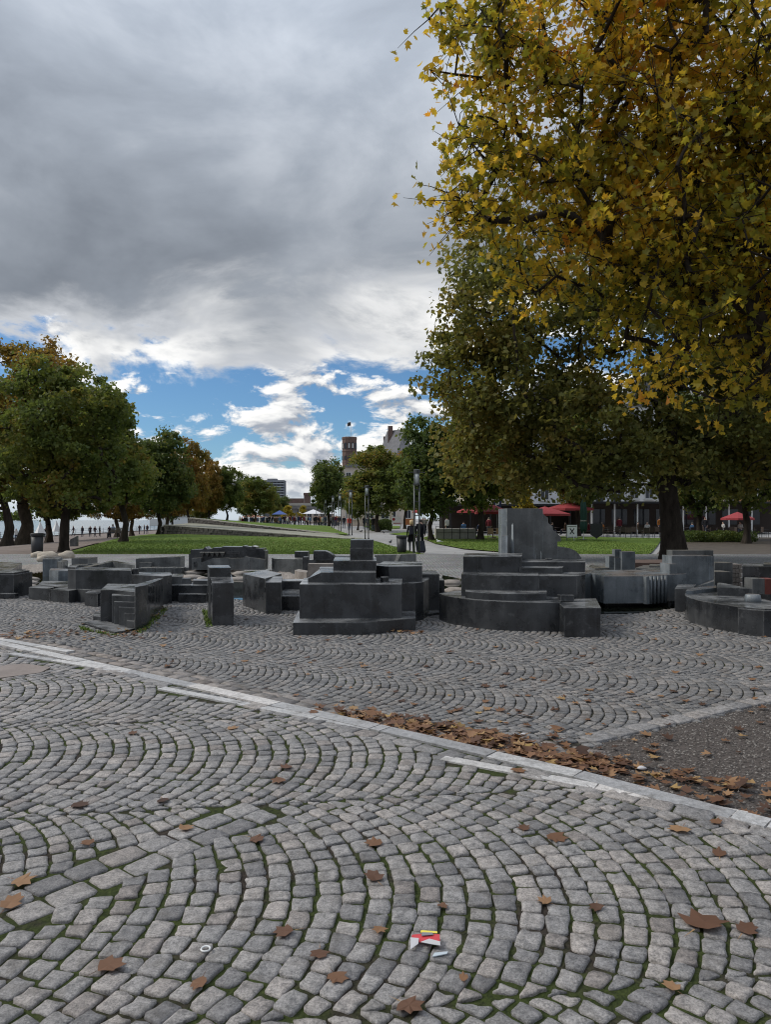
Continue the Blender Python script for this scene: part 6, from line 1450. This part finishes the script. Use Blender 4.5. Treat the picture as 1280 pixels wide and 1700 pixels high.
for k, (px, py, s) in enumerate(fl):
    x, y = gp(px, py, flat(0.004)); o = link('fallen_leaf', FM[k % 8]); o.location = (x, y, 0.009); o.rotation_euler = (rl.uniform(-0.1, 0.1), rl.uniform(-0.1, 0.1), rl.uniform(0, 6.28)); o.scale = (s*0.8, s*0.8, s*0.5)
    lab = 'dry %s leaf lying on the foreground cobbles, %s %s of the picture' % ('large' if s > 0.135 else 'small' if s < 0.11 else 'mid-sized', 'upper' if py < 1300 else 'middle' if py < 1450 else 'lower' if py < 1570 else 'lowest', 'left' if px < 320 else 'centre-left' if px < 640 else 'centre-right' if px < 960 else 'right')
    if k == 8: lab = 'largest curled brown leaf on the foreground cobbles, lower right'
    tag(o, lab, 'leaf', 'fallen leaves on the cobbles')
    if k == 8: del o['group']
def leaf_drift(name, pts, label, z, s0, s1, seed, tilt=0.45, lift=0.03):
    g = np.random.default_rng(seed); N = len(pts); Vs = []; Fs = []; K = 13; P = np.array(pts); u = g.uniform(0, 6.28, N)
    V0 = np.repeat(LV0[None], N, 0)*np.array([1, 1, 1]); V0[:, :, 2] = V0[:, :, 0]**2*g.uniform(0.1, 0.9, (N, 1))+V0[:, :, 0]*V0[:, :, 1]*g.uniform(-0.5, 0.5, (N, 1))
    s = g.uniform(s0, s1, N)[:, None, None]; V0 = V0*s; tx = g.normal(0, tilt, (N, 1))
    y2 = V0[:, :, 1]*np.cos(tx)-V0[:, :, 2]*np.sin(tx); z2 = V0[:, :, 1]*np.sin(tx)+V0[:, :, 2]*np.cos(tx); x2 = V0[:, :, 0]
    X = x2*np.cos(u)[:, None]-y2*np.sin(u)[:, None]+P[:, 0:1]; Y = x2*np.sin(u)[:, None]+y2*np.cos(u)[:, None]+P[:, 1:2]
    z2 = z2-z2.min(1, keepdims=True); zb = np.array([z(p) if callable(z) else z for p in pts]); Z = z2+(zb+g.random(N)*lift)[:, None]
    me = npmesh(name, np.stack([X, Y, Z], 2).reshape(-1, 3), (LF0[None]+(np.arange(N)*K)[:, None, None]).reshape(-1, 3), LM_dead); o = link(name, me); return tag(o, label, 'leaves', kind='stuff')
gl = np.random.default_rng(15); pts = []
while len(pts) < 430:      # heap along the far side of the kerb
    t_ = gl.beta(2.2, 2.0); px = 520+t_*520; a0 = np.array(gp(px, np.interp(px, [520, 640, 800, 960, 1040], [1172, 1198, 1228, 1266, 1286]), flat(ZP))); p = a0+gl.normal(0, 0.12, 2)
    if ku(p)[1] > KW+0.10: pts.append(tuple(p))
while len(pts) < 620:
    t_ = gl.random(); a_ = -4.5+t_*9; p = from_ku(a_, KW+0.12+abs(gl.normal(0, 0.10))); pts.append(p)
while len(pts) < 720:
    px = gl.uniform(960, 1290); p = np.array(gp(px, np.interp(px, [960, 1280], [1262, 1325]), flat(ZP)))+gl.normal(0, 0.12, 2)
    if ku(p)[1] > KW+0.1: pts.append(tuple(p))
leaf_drift('leaf_drift', pts, 'drift of dry brown leaves heaped along the far side of the pale kerb', ZP+0.004, 0.045, 0.115, 4, 0.22, 0.012)
pts = []
while len(pts) < 230:
    px = gl.uniform(0, 1280); py = gl.uniform(1010, 1260); p = gp(px, py, flat(ZP))
    if beyond_gutter(p) and not in_pool(p) and not inside(p, GRAVEL) or (inside(p, GRAVEL) and gl.random() < 0.9): pts.append(p)
leaf_drift('scattered_leaves', pts, 'dry leaves scattered over the small setts and gravel around the sculptures', ZP+0.006, 0.045, 0.11, 5, 0.12, 0.003)
pts = [tuple(np.array(gp(px, py, flat(ZP)))+gl.normal(0, 0.06, 2)) for px, py in [(gl.uniform(200, 275), 0) for _ in range(60)] for py in [1050-(px-200)*0.62+4]]
pts += [tuple(np.array(gp(gl.uniform(630, 700), 1050, flat(ZP)))+gl.normal(0, 0.08, 2)) for _ in range(25)]; pts += [tuple(np.array(gp(gl.uniform(0, 240), 1050+gl.uniform(-2, 12), flat(ZP)))) for _ in range(90)]
leaf_drift('leaf_litter', pts, 'thin line of small brown leaves at the foot of the left blocks and gutter', ZP+0.006, 0.04, 0.09, 6, 0.3, 0.01)
pts = [gp(gl.uniform(200, 1090), gl.uniform(880, 925)) for _ in range(160)]
leaf_drift('lawn_leaves', pts, 'pale dry leaves scattered on the lawns', lambda p: T0(*p)+0.04, 0.08, 0.14, 7, 0.2, 0.01)
# torn red and white wrapper
x, y = gp(708, 1568, flat(0.006)); e = empty('torn_wrapper', (x, y, 0.012), 'torn red, white and yellow packaging scrap on the cobbles', 'litter')
def scrap(P, m, nm):
    V = [(x+a/FPX*3.4, y+b*0.0045, 0.012+c) for a, b, c in P]; n = len(V); V += [(a, b, c+0.0016) for a, b, c in V]
    MB().add(V, [tuple(range(n-1, -1, -1)), tuple(range(n, 2*n))]+[(i, (i+1) % n, n+(i+1) % n, n+i) for i in range(n)]).obj(nm, m, e)
M_rp = plain('red_print', (0.55, 0.05, 0.06), 0.4); M_yp = plain('yellow_print', (0.75, 0.62, 0.08), 0.4); M_wp = plain('white_card', (0.52, 0.51, 0.52), 0.6)
scrap([(-20, 2, 0.006), (-8, 0, 0.001), (18, -3, 0.004), (19, 9, 0.008), (-8, 12, 0.002), (-19, 9, 0.006)], M_rp, 'red_panel'); scrap([(-22, -10, 0.001), (-11, -3, 0.004), (-10, 3, 0.009), (-21, 4, 0.009)], M_wp, 'white_panel'); scrap([(-8, -3, 0.010), (6, -6, 0.010), (18, -8, 0.010), (18, -3, 0.012), (4, 1, 0.012)], M_wp, 'white_panel'); scrap([(-7, 13, 0.005), (16, 10, 0.010), (16, 12.5, 0.010), (-6, 16, 0.006)], M_yp, 'yellow_panel'); scrap([(-6, 6, 0.0105), (10, 7, 0.0115), (9, 10, 0.012), (-5, 11, 0.0105)], plain('grey_print', (0.2, 0.2, 0.22), 0.4), 'grey_panel')
x, y = gp(731, 1586, flat(0.006)); o = pobj('paper_scrap', [(x-0.03, y-0.012), (x+0.025, y+0.006), (x+0.03, y+0.02), (x-0.02, y+0.012)], 0.006, 0.009, plain('pale_blue_paper', (0.5, 0.56, 0.6), 0.6), None, 0); tag(o, 'small pale blue paper scrap beside the torn wrapper', 'litter')
x, y = gp(341, 1577, flat(0.006)); V = []; F = []
for i in range(20):
    a = 2*math.pi*i/20
    for r_, z_ in ((0.017, 0.006), (0.020, 0.010), (0.017, 0.014), (0.012, 0.010)): V.append((x+r_*math.cos(a), y+r_*math.sin(a), z_))
for i in range(20):
    for k in range(4): F.append((i*4+k, ((i+1) % 20)*4+k, ((i+1) % 20)*4+(k+1) % 4, i*4+(k+1) % 4))
tag(MB().add(V, F).obj('bottle_ring', M_white, None, True), 'small white plastic bottle ring lying on a cobble', 'litter')
for px, py, lab in ((868, 1224, 'crumpled white paper by the gutter beyond the kerb'), (1066, 1280, 'pale blue crumpled scrap among the leaves by the gravel')):
    x, y = gp(px, py, flat(ZP)); me = rock(int(px), (0.03, 0.02, 0.012)); me.materials.append(M_wp); o = link('paper_scrap', me); o.location = (x, y, ZP+0.02); tag(o, lab, 'litter')
